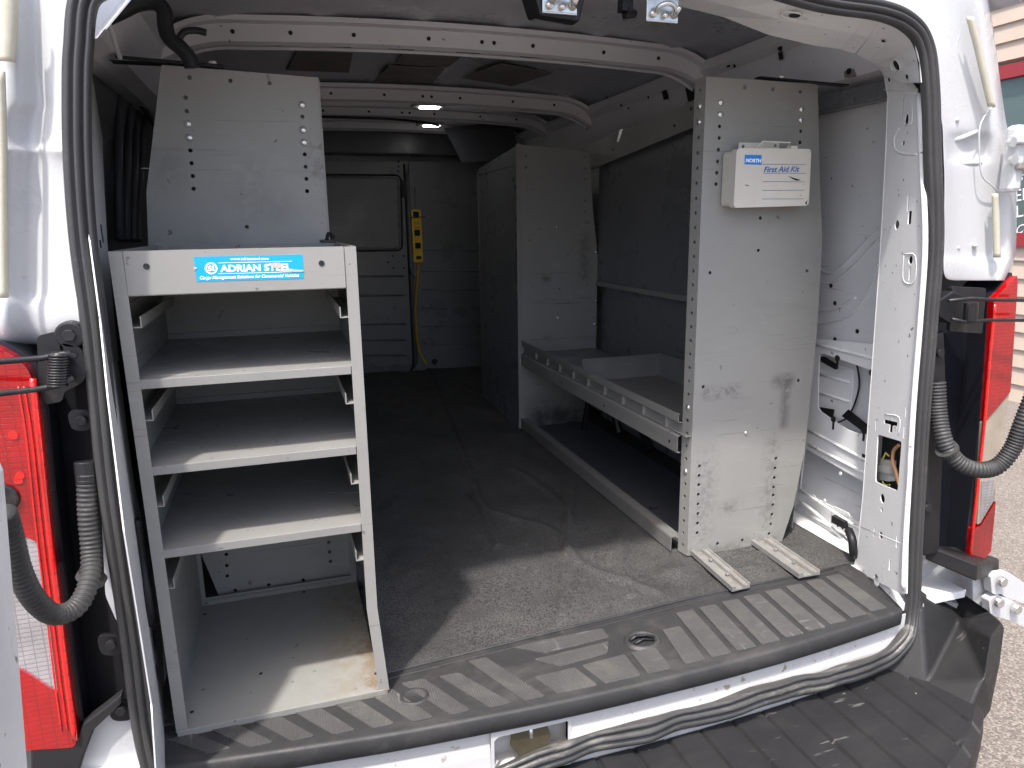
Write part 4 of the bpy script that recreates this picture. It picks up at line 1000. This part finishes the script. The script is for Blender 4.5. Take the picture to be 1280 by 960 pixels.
# sticker
ps = Y(-.0037)
sk = MB().plate(ps, roundpoly(tr(ps,[(242,321),(378,318),(380,348),(246,352)]),.0018,3), thick=.0004, off=.0003).build('sticker','sticker_cyan', cab)
text('lettering','www.adriansteel.com', ps, (288,325.4), (336,324.8), 'sticker_white', sk, off=.0007, height=.0042, bold=.02)
text('lettering','ADRIAN STEEL', ps, (275.5,339.8), (364.5,337.6), 'sticker_white', sk, off=.0007, height=.0098, bold=.035)
text('lettering','Cargo Management Solutions for Commercial Vehicles', ps, (250,349.2), (374,345.8), 'sticker_white', sk, off=.0007, height=.0046, bold=.03, shear=.25)
mb = MB(); 
c = ps.loc(ps.on(264,335.5)); mb.plate(ps, [(c[0]+.0088*math.cos(k_*math.pi/12), c[1]+.0088*math.sin(k_*math.pi/12)) for k_ in range(24)], [[(c[0]+.0066*math.cos(k_*math.pi/12), c[1]+.0066*math.sin(k_*math.pi/12)) for k_ in range(24)]], thick=.0003, off=.0007)
for (a, b_) in (((273,329),(365,326.8)),((273,342.5),(365,340.2))):
    A_, B_ = Vector(ps.loc(ps.on(*a))), Vector(ps.loc(ps.on(*b_))); mb.plate(ps, [A_, B_, B_+Vector((0,.0007)), A_+Vector((0,.0007))], thick=.0003, off=.0007)
mb.build('emblem','sticker_white', sk)
text('lettering','SI', ps, (259.8,338.6), (268,338.4), 'sticker_white', sk, off=.0007, height=.0075, bold=.03)
mb = MB()
for q in ([(336,329),(350,328),(353,333),(348,336),(341,334)],[(349,337),(362,336.5),(380,337.5),(379,339.5),(362,340),(350,339.5)],[(242.2,333),(247,335),(242.5,337.5)]):
    mb.plate(ps, tr(ps,q), thick=.0002, off=.0011)
mb.build('worn_patch','sticker_worn', sk)
# shelves: a tray with front lip and low back upstand
def shelf(zf, m='shelf_steel'):
    mb = MB().box(-.7635,-.4165,.0005,DC-.003,zf-.0015,zf).box(-.7465,-.4335,-.0015,.0005,zf-.014,zf).box(-.7635,-.4165,DC-.0045,DC-.003,zf-.004,zf+.012)
    return mb.build('shelf', m, cab, bevel=.0006)
shelf(.610); shelf(.472); shelf(.332)
# back panels
MB().box(-.7635,-.4165,DC,DC+.0015,.30,.768).build('back_panel','gray_steel', cab)
MB().box(-.7635,-.4165,DC,DC+.0015,.002,.020).box(-.7635,-.752,DC,DC+.0015,.02,.30).box(-.43,-.4165,DC,DC+.0015,.02,.30).build('back_frame','gray_steel', cab)
# bottom pan
MB().box(-.7600,-.4155,-.003,DC-.003,.0005,.004).box(-.758,-.404,-.006,-.003,-.006,.006).box(-.7600,-.4165,DC-.005,DC-.003,.004,.014).build('bottom_pan','rusty_pan', cab, bevel=.0008)
mb = MB()
for q in ((256,768),(326,842),(470,842),(240,890),(380,740)): mb.cyl(Z(.0042).on(*q),(0,0,1),.0035,.0006,10)
mb.build('pan_hole','black_hole', cab)
# drawer slides: angle with an upturned lip
for zs_ in (.690,.546,.405,.263):
    for s_ in (-1,1):
        xw = -.7625 if s_<0 else -.4175; d = 1 if s_<0 else -1
        a = xw; b_ = xw + d*.026; mb = MB()
        mb.box(min(a,b_),max(a,b_),.004,.36,zs_-.0015,zs_)
        c0, c1 = sorted((b_, b_+d*.0015)); mb.box(c0,c1,.004,.36,zs_-.0015,zs_+.016)
        c0, c1 = sorted((a, a+d*.0015)); mb.box(c0,c1,.004,.36,zs_,zs_+.03)
        mb.build('drawer_slide','gray_steel', cab)

# ================================================================== shelving units
def bolts(pl, pts, parent, r_=.0075, m='bolt_steel'):
    for q in pts:
        c = pl.on(*q); mb = MB(); n_ = pl.n
        mb.tube([c, c+n_*.0015, c+n_*.0035, c+n_*.0045], [r_, r_*.98, r_*.7, r_*.25], 14); mb.build('bolt', m, parent, smooth=True)
# left unit ---------------------------------------------------------------------------------
YL = .452; py_ = Y(YL)
lu = thing('shelving_unit', (-.6,1.0,0), 'tall grey perforated steel shelving unit end standing behind the tray cabinet on the left', 'shelving')
q = [(202,81),(398,97),(399,112),(406,215),(410.5,307)]
o2 = [py_.loc(py_.on(*a)) for a in q] + [py_.loc((-.425,YL,0.01)), py_.loc((-.725,YL,.01)), py_.loc((-.772,YL,.20)), py_.loc((-.785,YL,.5)), py_.loc((-.783,YL,.80)), py_.loc(py_.on(183,240)), py_.loc(py_.on(200,94))]
dots = [(237,97),(288,101),(337,104),(232,122),(233.5,139),(238,188),(239.5,204),(241,220),(242,236),(378,146),(381,193),(382,208.5),(383,223.5),(384,239),(308.5,283.5),
        (283,693),(283.5,707),(284,720),(294,738),(336,731),(379,725),(411,678),(412,690),(413,702)]
hl_ = [circ(py_, a, b_, .0042, 10) for a,b_ in dots]
MB().plate(py_, o2, hl_, thick=.0018).build('end_panel','smudged_steel', lu)
MB().box(-.428,-.424,YL-.001,YL+.03,.01,1.13).build('front_flange','gray_steel', lu)
bolts(py_, [(235,155),(236.5,172),(379,162.5),(380,178),(377.5,131)], lu)
MB().box(-.78,-.43,YL+.002,1.7,.95,.952).box(-.43,-.4285,YL+.002,1.7,.90,1.0).build('shelf','shelf_steel', lu)
MB().box(-.79,-.43,YL+.002,1.7,.52,.522).box(-.43,-.4285,YL+.002,1.7,.50,.57).build('shelf','shelf_steel', lu)
MB().box(-.80,-.798,YL+.05,1.7,.05,.75).build('back_panel','gray_steel', lu)
MB().plate(Y(1.70), [Y(1.7).loc((a,1.7,b_)) for a,b_ in ((-.72,1.13),(-.43,1.13),(-.425,.01),(-.69,.01),(-.785,.5),(-.775,.9))], thick=.0018).build('end_panel','gray_steel', lu)
# wall strap on top of it
wp_ = Y(YL-.004); a, b_ = wp_.on(144,71), wp_.on(279,83)
sb = MB().tube([a,b_], .0035, 6).box(a.x-.01, b_.x, YL-.006, YL+.03, b_.z-.001+.002, b_.z+.002).build('wall_strap','dark_metal', lu)
mb = MB()
for q in ((237,77),(266,79)):
    c = Y(YL+.01).on(*q); mb.cyl(c-Vector((0,0,.003)),(0,0,1),.008,.006,6)
mb.build('strap_nut','bolt_steel', lu)

# right unit ----------------------------------------------------------------------------------
YR, XA, XB, HR, YB = .292, .382, .70, 1.146, 1.557
py_ = Y(YR)
ru = thing('shelving_unit', (.55,.9,0), 'long grey steel shelving unit along the right wall carrying a first aid kit', 'shelving')
q = [(883,95.5),(1022,105),(1025,230),(1028,300),(1022,403),(1017,459),(1006,562),(992,632),(977,678),(859,695)]
dots = [(931,109),(966,111.5),(1000.5,114.5),(899.5,158),(899,172.5),(898,187),(897,202),(896,216),(895,230),(1001,164),(1000,178),(950.5,272.5),(948,313),
        (947.5,313.5),(887.5,341),(1009,338.5),(879,483.5),(998,475.5),
        (874.5,582.5),(874,594.5),(873.5,606),(873,618),(872.5,630),(872.5,642),(872,654),(871.5,666),(970,573),(969,585),(968,597),(967,609),(966.5,619),(966.5,607),(966,631),(965,643),(963.5,655),(961.5,667),(897,679.5),(928,675)]
dots = list(dict.fromkeys(dots)); dots.remove((966.5,607)); dots.remove((947.5,313.5))
ep = MB().plate(py_, tr(py_,q), [circ(py_, a, b_, .0042, 10) for a,b_ in dots], thick=.0018).build('end_panel','scuffed_steel', ru)
# front flange facing the aisle with its two rows of holes
pf = P3((XA+.002,YR,0),(XA-.006,YR+.036,0),(XA+.012,YR,1.146))
a0, a1 = py_.on(883,95.5), py_.on(859,695); 
pf = P3(a0, a1, a1+Vector((-.006,.036,0)))
fo = [pf.loc(a0), pf.loc(a1), pf.loc(a1+Vector((-.006,.036,0))), pf.loc(a0+Vector((-.006,.036,0)))]
fh = []
for i in range(34):
    t_ = (i+.8)/34.5; c = a0.lerp(a1,t_) + Vector((-.003,.018,0))
    if i in (1,2,22,27): continue
    cc = pf.loc(c); fh.append([(cc[0]+.0042*math.cos(k_*math.pi/5), cc[1]+.0042*math.sin(k_*math.pi/5)) for k_ in range(10)])
MB().plate(pf, fo, fh, thick=.0016, off=.0001).build('front_flange','gray_steel', ru)
bolts(py_, [(901,128),(900.5,143),(1002,136.5),(1001.5,150)], ru)
bolts(py_, [(932,541)], ru, .0055)
for i in (1,2,22,27):
    t_ = (i+.8)/34.5; c = a0.lerp(a1,t_) + Vector((-.003,.018,0)); mb = MB(); mb.tube([c, c+pf.n*.002, c+pf.n*.005],[.007,.0065,.002],12); mb.build('bolt','bolt_steel', ru, smooth=True)
# far end panel (rear facing) of this unit
pe = Y(YB); out = [(XA-.004,.0),(XA+.004,1.132),(.675,1.112),(.690,.888),(.715,.70),(.712,.3),(.69,.15),(.66,.0)]
eh = []
for zz in [1.09-.042*i for i in range(7)]:
    for xx in (.405,.655): eh.append([(-(0)+pe.loc((xx,YB,zz))[0]+.0035*math.cos(k_*math.pi/4), pe.loc((xx,YB,zz))[1]+.0035*math.sin(k_*math.pi/4)) for k_ in range(8)])
MB().plate(pe, [pe.loc((a,YB,b_)) for a,b_ in out], eh, thick=.0018).build('end_panel','sooty_steel', ru)
MB().box(XA-.018,XA+.004,YB-.006,YB-.003,0,1.134).build('corner_flange','gray_steel', ru)
bolts(Y(YB-.001), [(696,284),(697,397),(745,315),(745,376),(743,405),(744,440)], ru, .006)
# back panels and the rail between
MB().box(.715,.7165,YR+.02,YB-.003,.60,1.10).build('back_panel','partition_gray', ru)
MB().box(.735,.7365,YR+.02,YB-.003,.02,.585).build('back_panel','partition_gray', ru)
MB().box(.705,.735,YR+.02,YB-.003,.582,.600).build('back_rail','gray_steel', ru)
# top channel
mb = MB()
ct = [Vector((XA+.02,YR+.01,1.09)), Vector((XA+.02,YR+.01,1.01))]
pt = X(.688); mb.plate(pt, tr(pt,[(722,186),(876,123),(925,103),(923,136),(874,156),(736,213)]), thick=.0016); tp_ = mb.build('top_rail','gray_steel', ru)
mb = MB()
for q in ((843,157),(864,136),(766,187)): mb.plate(pt, circ(pt,*q,.005), thick=.001, off=.0012)
mb.build('rail_hole','black_hole', tp_)
MB().plate(pt, tr(pt,[(775,162),(779,161),(774,177),(771,177)]), thick=.0006, off=.001).build('rail_highlight','bolt_steel', tp_)  # thin bright plate, a highlight painted onto the rail
# top shelf strip seen from below on the aisle side: long channel sloping from front flange to the far panel
# tray shelf
ts = MB().box(XA,.70,YR+.003,YB-.004,.318,.320)
ts.build('shelf','shelf_steel', ru)
mb = MB()
prof = [(-.004,.375),(-.006,.376),(-.0065,.350),(.004,.348),(.004,.306),(-.006,.300),(-.0065,.272),(.004,.270)]
ysr = [YR+.030+(YB-YR-.036)*i/30 for i in range(31)]
mb.grid([[(XA+a-.002, y, z - (.06-.0)*0) for a,z in [(-.0,.371),(-.004,.372),(-.004,.350),(.010,.346),(.010,.318),(-.004,.312),(-.004,.270),(.006,.269)]] for y in ysr])
lipo = mb.build('shelf_lip','gray_steel', ru, solid=.0015)
mb = MB(); 
for i in range(9):
    y = YR+.10+i*.125; mb.box(XA-.001,XA+.0085,y-.0015,y+.0015,.315,.347)
mb.build('lip_slot','gray_steel', lipo)
mb = MB()
for y in (.36,.75,1.1): mb.cyl((XA-.0058,y,.29),(-1,0,0),.004,.001,10)
mb.build('lip_hole','black_hole', lipo)
# dividers / trays standing on the shelf
for (ya, lab) in ((.80,'grey sheet metal divider tray on the right shelf'),):
    bt = thing('parts_tray', (.55,.7,.322), 'open grey sheet metal parts tray lying on the right shelf', 'tray')
    x0,x1,y0_,y1_ = .40,.70,.42,.98
    MB().box(x0,x1,y0_,y1_,.322,.3235).build('tray_bottom','bin_gray', bt)
    MB().hexa([(x0+.012,y1_-.035,.3235),(x1-.01,y1_-.035,.3235),(x1-.01,y1_-.033,.3235),(x0+.012,y1_-.033,.3235)],[(x0,y1_-.002,.372),(x1,y1_-.002,.372),(x1,y1_,.372),(x0,y1_,.372)]).build('tray_end','bin_gray', bt)
    MB().box(x0,x1,y1_-.002,y1_+.001,.372,.392).build('tray_lip','bin_gray', bt)
    MB().hexa([(x1-.03,y0_,.3235),(x1-.028,y0_,.3235),(x1-.028,y1_-.04,.3235),(x1-.03,y1_-.04,.3235)],[(x1-.002,y0_,.392),(x1,y0_,.392),(x1,y1_-.004,.392),(x1-.002,y1_-.004,.392)]).build('tray_side','bin_gray', bt)
# floor rail
MB().box(XA-.010,XA-.008,YR+.036,YB-.004,.002,.040).box(XA-.008,XA+.02,YR+.036,YB-.004,.040,.042).build('floor_rail','bin_gray', ru)
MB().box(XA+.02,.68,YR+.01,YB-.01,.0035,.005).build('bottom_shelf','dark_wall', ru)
# strap from the end panel to the wall
a, b_ = Y(YR+.01).on(955,97), Y(YR-.03).on(1062,107)
so = MB().hexa([a+Vector((-.01,0,0)), a+Vector((-.01,.022,0)), b_+Vector((0,.022,0)), b_], [v_+Vector((0,0,.003)) for v_ in (a+Vector((-.01,0,0)), a+Vector((-.01,.022,0)), b_+Vector((0,.022,0)), b_)]).build('wall_strap','dark_metal', ru)
MB().cyl(Y(YR+.014).on(976,99),(0,0,1),.008,.006,6).build('strap_nut','bolt_steel', so)
# lower braces under the shelf (dark)
mb = MB().tube([(.60,1.42,.01),(.61,1.38,.2)], .012, 8).tube([(.70,1.3,.02),(.66,1.36,.26)], .014, 8).tube([(.70,1.05,.02),(.68,1.2,.22)], .016, 8)
mb.build('support_brace','dark_metal', ru)

# tall closed unit beyond ------------------------------------------------------------------------
tu = thing('tall_cabinet', (.55,1.85,0), 'closed side of a tall cabinet between the shelving and the bulkhead', 'cabinet')
MB().hexa([(.366,YB+.004,0),(.368,YB+.004,0),(.372,2.16,0),(.370,2.16,0)], [(.372,YB+.004,1.130),(.374,YB+.004,1.130),(.378,2.16,1.085),(.376,2.16,1.085)]).build('side_panel','partition_gray', tu)  # darker grey stands in for the dim reflection off this side
MB().box(.37,.70,YB+.004,2.16,1.06,1.062).build('top_panel','gray_steel', tu)
MB().box(.372,.70,2.158,2.16,0,1.07).build('end_panel','gray_steel', tu)
for z_ in (.3,.6,.85): MB().box(.376,.70,YB+.006,2.155,z_,z_+.002).build('shelf','shelf_steel', tu)

# mounting rails under the right unit -------------------------------------------------------------
def rail(a, b_, c, d, label):
    p_ = [Z(.004).on(*q) for q in (a,b_,c,d)]; up3 = Vector((0,0,1))
    o = thing('mounting_rail', ((p_[0]+p_[2])/2), label, 'rail', 'mounting rails under the right shelving')
    L0, L1, R0, R1 = p_[0], p_[1], p_[3], p_[2]     # left far, left near, right far, right near
    ax = (L1-L0).normalized(); sd_ = (R0-L0).normalized()
    L0 = L0-ax*.12; R0 = R0-ax*.12; w_ = (R1-L1).length
    mb = MB(); prof = [(0,0),(0,.012),(.20,.012),(.22,.0035),(.60,.0035),(.62,.012),(.70,.012),(.72,.008),(.92,.008),(.94,.012),(1,.012),(1,0),(0,0)]
    mb.grid([[P_+sd_*(a_*w_)+up3*h_ for a_,h_ in prof] for P_ in (L0,L1)])
    k_ = len(mb.v); mb.f.append(tuple(range(len(prof)-1))); mb.f.append(tuple(range(len(prof),2*len(prof)-1)))
    mb.build('channel','aluminium', o)
    bb = MB()
    for t_ in (.55,.8): bb.cyl(L0.lerp(L1,t_)+sd_*w_*.5+up3*.008,(0,0,1),.005,.003,10)
    bb.build('rivet','bolt_steel', o)
rail((865,695),(915,740),(933,732),(888,690), 'scuffed metal mounting rail nearer the aisle under the shelving end')
rail((944,684),(998,723),(1017,714),(968,680), 'scuffed metal mounting rail nearer the side wall under the shelving end')

# ================================================================== FIRST AID KIT
pk = Y(.238); pkb = Y(.288)
fk = thing('first_aid_kit', pkb.on(960,262), 'dented cream metal first aid kit hanging on the right end panel', 'first aid kit')
fo_ = roundpoly(tr(pk,[(921,185),(1014.5,186),(1011,257),(917,260)]), .010, 5)
MB().plate(pk, fo_, thick=.020).build('lid','cream_enamel', fk, bevel=.003)
c = tr(pk,[(921,185),(1014.5,186),(1011,257),(917,260)])
cb = [(c[0][0]-.0,c[0][1]-.004),(c[1][0]-.004 if c[1][0]>0 else c[1][0],c[1][1]-.004),(c[2][0],c[2][1]+.004),(c[3][0],c[3][1]+.004)]
pk2 = Y(.259); MB().plate(pk2, roundpoly([(a_,b_) for a_,b_ in cb], .010, 5), thick=.029).build('case_body','cream_enamel', fk, bevel=.003)
ph_ = Y(.272)
MB().plate(ph_, tr(ph_,[(924,178),(974,179),(974,192),(922,192)]), [circ(ph_,929,183,.004), circ(ph_,969,182,.004)], thick=.0015).build('hanger_plate','cream_enamel', fk)
pz = Y(.248)
MB().tube([pz.on(*p) for p in ((946,186),(953,177),(988,178),(983,186))], .0018, 8).build('handle','cream_enamel', fk, smooth=True)
MB().box(*(lambda a_:(a_.x-.008,a_.x+.01,.236,.25,a_.z-.003,a_.z+.003))(pk.on(992,184))).build('latch','cream_enamel', fk, bevel=.001)
lb_ = MB().plate(pk, tr(pk,[(931,193.5),(952,193.8),(952,206),(930.5,205.5)]), thick=.0003, off=.0004).build('label_patch','patch_blue', fk)
text('lettering','NORTH', pk, (931.8,202.6), (951.2,203.2), 'sticker_white', lb_, off=.0008, height=.0075, bold=.04, shear=.15)
text('lettering','First Aid Kit', pk, (954.5,215.2), (999,214.6), 'ink_blue', fk, off=.0006, height=.0118, bold=.02, shear=.25)
mb = MB()
for (xa,ya,xb_,yb_) in ((953.5,205.6,1007.5,205.8),(954,216.8,1007,217),(953.5,227.3,1005.5,227.5),(953,238.3,1005,238),(952.5,249,1004,248.8)):
    A_, B_ = Vector(pk.loc(pk.on(xa,ya))), Vector(pk.loc(pk.on(xb_,yb_))); mb.plate(pk, [A_,B_,B_+Vector((0,.0009)),A_+Vector((0,.0009))], thick=.0003, off=.0006)
mb.build('ruled_line','ink_blue', fk)
mb = MB()
for q in ([(985,220),(994,223),(1001,225),(996,226),(991,224)],[(930,231),(934,231),(937,233),(933,232)],[(1006,254),(1009,250),(1008,256)]):
    mb.plate(pk, tr(pk,q), thick=.0002, off=.0006)
mb.build('paint_chip','black_hole', fk)
# the kit hangs on two screws in the panel
# ================================================================== BULKHEAD
BY = 2.945
bk = thing('bulkhead_partition', (0,BY,0), 'dark grey steel bulkhead partition with a door at the far end of the cargo bay', 'partition')
MB().box(-.92,.92,BY+.03,BY+.034,-.03,1.42).build('back_wall','partition_gray', bk)
pd = Y(BY)
dr = MB().plate(pd, roundpoly([pd.loc((a,BY,b_)) for a,b_ in ((-.55,0.035),(-.55,1.18),(.175,1.18),(.175,.035))], .03), thick=.012).build('door','partition_gray', bk, bevel=.003)
# raised border of the upper window-shaped pressing
def frame_tube(q, r_, parent, plane, rr=.03, name='pressed_border', m='partition_gray'):
    c_ = roundpoly(tr(plane,q), rr, 5); pts = [plane.wor(a,b_,.0) for a,b_ in c_]; pts.append(pts[0]); pts.append(pts[1])
    MB().tube(pts, r_, 8).build(name, m, parent, smooth=True)
frame_tube([(360,221),(498,222),(500,310),(360,312)], .006, dr, pd, .03)
mb = MB()
for py0 in (346,370,406,426,445): mb.tube([pd.on(380,py0), pd.on(505-(0 if py0<380 else -2),py0-1)], .006, 6)
mb.build('swage','partition_gray', dr, smooth=True)
mb = MB()
for q in ((485,328),(491,320),(505,320),(505,335),(492,335),(493,384)): mb.cyl(pd.on(*q),(0,-1,0),.006,.001,10)
for q in ((498,202),(498,208),(498,214)): mb.cyl(pd.on(*q),(0,-1,0),.006,.003,10)
mb.build('door_hole','black_hole', dr)
MB().plate(pd, roundpoly(tr(pd,[(438,206),(468,206),(468,211),(438,211)]),.006), thick=.004, off=.005).build('door_pull','partition_gray', dr, bevel=.002)
o_ = roundpoly([pd.loc(pd.on(*q)) for q in ((511,202),(538,202),(545,205),(550,218),(600,228),(605,470),(522,466),(515,440))], .012)
rp_ = MB().plate(pd, o_, thick=.012, off=.001).build('fixed_panel','partition_gray', bk, bevel=.003)
mb = MB()
for py0 in (313,339,362,385,408,430): mb.tube([pd.on(527,py0), pd.on(598,py0)], .004, 6)
mb.build('swage','partition_gray', rp_, smooth=True)
mb = MB(); mb.tube([pd.on(509,215), pd.on(514,330), pd.on(520,455)], .012, 8); mb.build('door_jamb','partition_gray', bk, smooth=True)
mb = MB(); mb.tube([pd.on(505,205)+Vector((0,.002,0)), pd.on(511,330)+Vector((0,.002,0)), pd.on(517,458)+Vector((0,.002,0)), pd.on(512,466)+Vector((0,.002,0)), pd.on(440,469)+Vector((0,.002,0))], .007, 8); mb.build('door_gasket','black_hole', bk, smooth=True)
mb = MB(); mb.plate(pd, rc(pd,505,236,.03,.09), thick=.02, off=.012); mb.build('door_latch','black_plastic', bk, bevel=.003)
frame_tube([(357,218),(501,219),(503,313),(357,315)], .005, dr, pd, .035, 'border_groove', 'black_hole')
mb = MB()
for q in ((582,272),(583,281),(587,397),(552,412),(583,435),(553,446),(595,320),(595,329),(515,383),(519,449),(551,457),(573,456)): mb.cyl(pd.on(*q)+Vector((0,-.002,0)),(0,-1,0),.005,.003,8)
mb.build('screw','bolt_steel', bk)
MB().cyl(pd.on(543,452)+Vector((0,-.002,0)),(0,-1,0),.018,.004,14).build('grommet','black_hole', bk)
MB().box(-.92,.92,BY-.08,BY+.03,1.21,1.40).build('crossmember','dark_wall', bk, bevel=.01)
mb = MB(); pl = Y(2.6); mb.plate(pl, tr(pl,[(556,160),(640,150),(650,200),(578,203)]), thick=.02); mb.build('overhead_bracket','dark_wall', bk)

# power strip ------------------------------------------------------------------------------------
pp = Y(BY-.022)
ps_ = thing('power_strip', pp.on(521,330), 'yellow power strip with its cord mounted upright on the bulkhead', 'power strip')
bd_ = MB().plate(pp, roundpoly(tr(pp,[(514,262),(526,262),(529,328),(517,328)]),.008), thick=.035).build('body','yellow_plastic', ps_, bevel=.004)
for q in ((520,268),(521.5,291),(522.5,307)):
    a_ = pp.on(*q); MB().box(a_.x-.016,a_.x+.016,BY-.026,BY-.020,a_.z-.016,a_.z+.016).build('socket','black_hole', bd_, bevel=.002)
for q in ((521,278),(521.5,284)):
    a_ = pp.on(*q); MB().box(a_.x-.016,a_.x+.016,BY-.025,BY-.020,a_.z-.009,a_.z+.009).build('socket','yellow_cord', bd_, bevel=.002)
a_ = pp.on(523.5,322); MB().box(a_.x-.014,a_.x+.014,BY-.027,BY-.020,a_.z-.008,a_.z+.008).build('switch','black_hole', bd_, bevel=.001)
MB().tube(smooth_path([pp.on(*q) for q in ((523,329),(522,345),(520,370),(519.5,395),(521,420),(524,438),(531,452),(533,455))],5), .006, 8).build('cord','yellow_cord', ps_, smooth=True)
MB().tube([pp.on(509,272)+Vector((0,-.004,0)), pp.on(531,271)+Vector((0,-.004,0))], .003, 6).tube(smooth_path([pp.on(511,332),pp.on(515,344),pp.on(523,349)],4), .003, 6).build('cable_tie','black_plastic', ps_)
MB().tube([pp.on(519,262), pp.on(519,232)], .0015, 6).build('hanging_wire','bolt_steel', ps_)

# ================================================================== CAMERA, LIGHT, WORLD
cd = bpy.data.cameras.new('camera'); co = bpy.data.objects.new('camera', cd); COL.objects.link(co)
M = Matrix((( RT.x, UP.x, -FW.x, CAM.x),(RT.y, UP.y, -FW.y, CAM.y),(RT.z, UP.z, -FW.z, CAM.z),(0,0,0,1)))
co.matrix_world = M; cd.sensor_fit = 'HORIZONTAL'; cd.sensor_width = 36; cd.lens = FPX/1280*36; cd.clip_end = 500; cd.clip_start = .02
SC.camera = co
sun_dir = Vector((.26,.32,-.82)).normalized()
sl_ = bpy.data.lights.new('sun','SUN'); sl_.energy = 2.0; sl_.angle = R(2.2); sl_.color = (1,.96,.90)
so_ = bpy.data.objects.new('sun', sl_); COL.objects.link(so_); so_.rotation_euler = sun_dir.to_track_quat('-Z','Y').to_euler(); so_.location = (-3,-4,8)
w = bpy.data.worlds.new('World'); SC.world = w; w.use_nodes = True; nt = w.node_tree
sky = nt.nodes.new('ShaderNodeTexSky'); sky.sky_type='NISHITA'; sky.sun_disc = False
toS = -sun_dir; sky.sun_elevation = math.asin(toS.z); sky.sun_rotation = math.atan2(toS.x, toS.y)
sky.air_density = .8; sky.dust_density = 4.; sky.ozone_density = 1.2
nt.links.new(sky.outputs[0], nt.nodes['Background'].inputs[0]); nt.nodes['Background'].inputs[1].default_value = .15
SC.view_settings.view_transform = 'Standard'; SC.view_settings.look = 'None'; SC.view_settings.gamma = 1; SC.view_settings.use_curve_mapping = False
SC.view_settings.exposure = 1.45
SC.render.engine = 'CYCLES'; SC.cycles.max_bounces = 10; SC.cycles.diffuse_bounces = 7; SC.cycles.glossy_bounces = 4
SC.render.resolution_x = 1024; SC.render.resolution_y = 768
for o in bpy.data.objects:
    if '_w' in o: del o['_w']
for m in bpy.data.materials:
    if 'tools' in m: del m['tools']
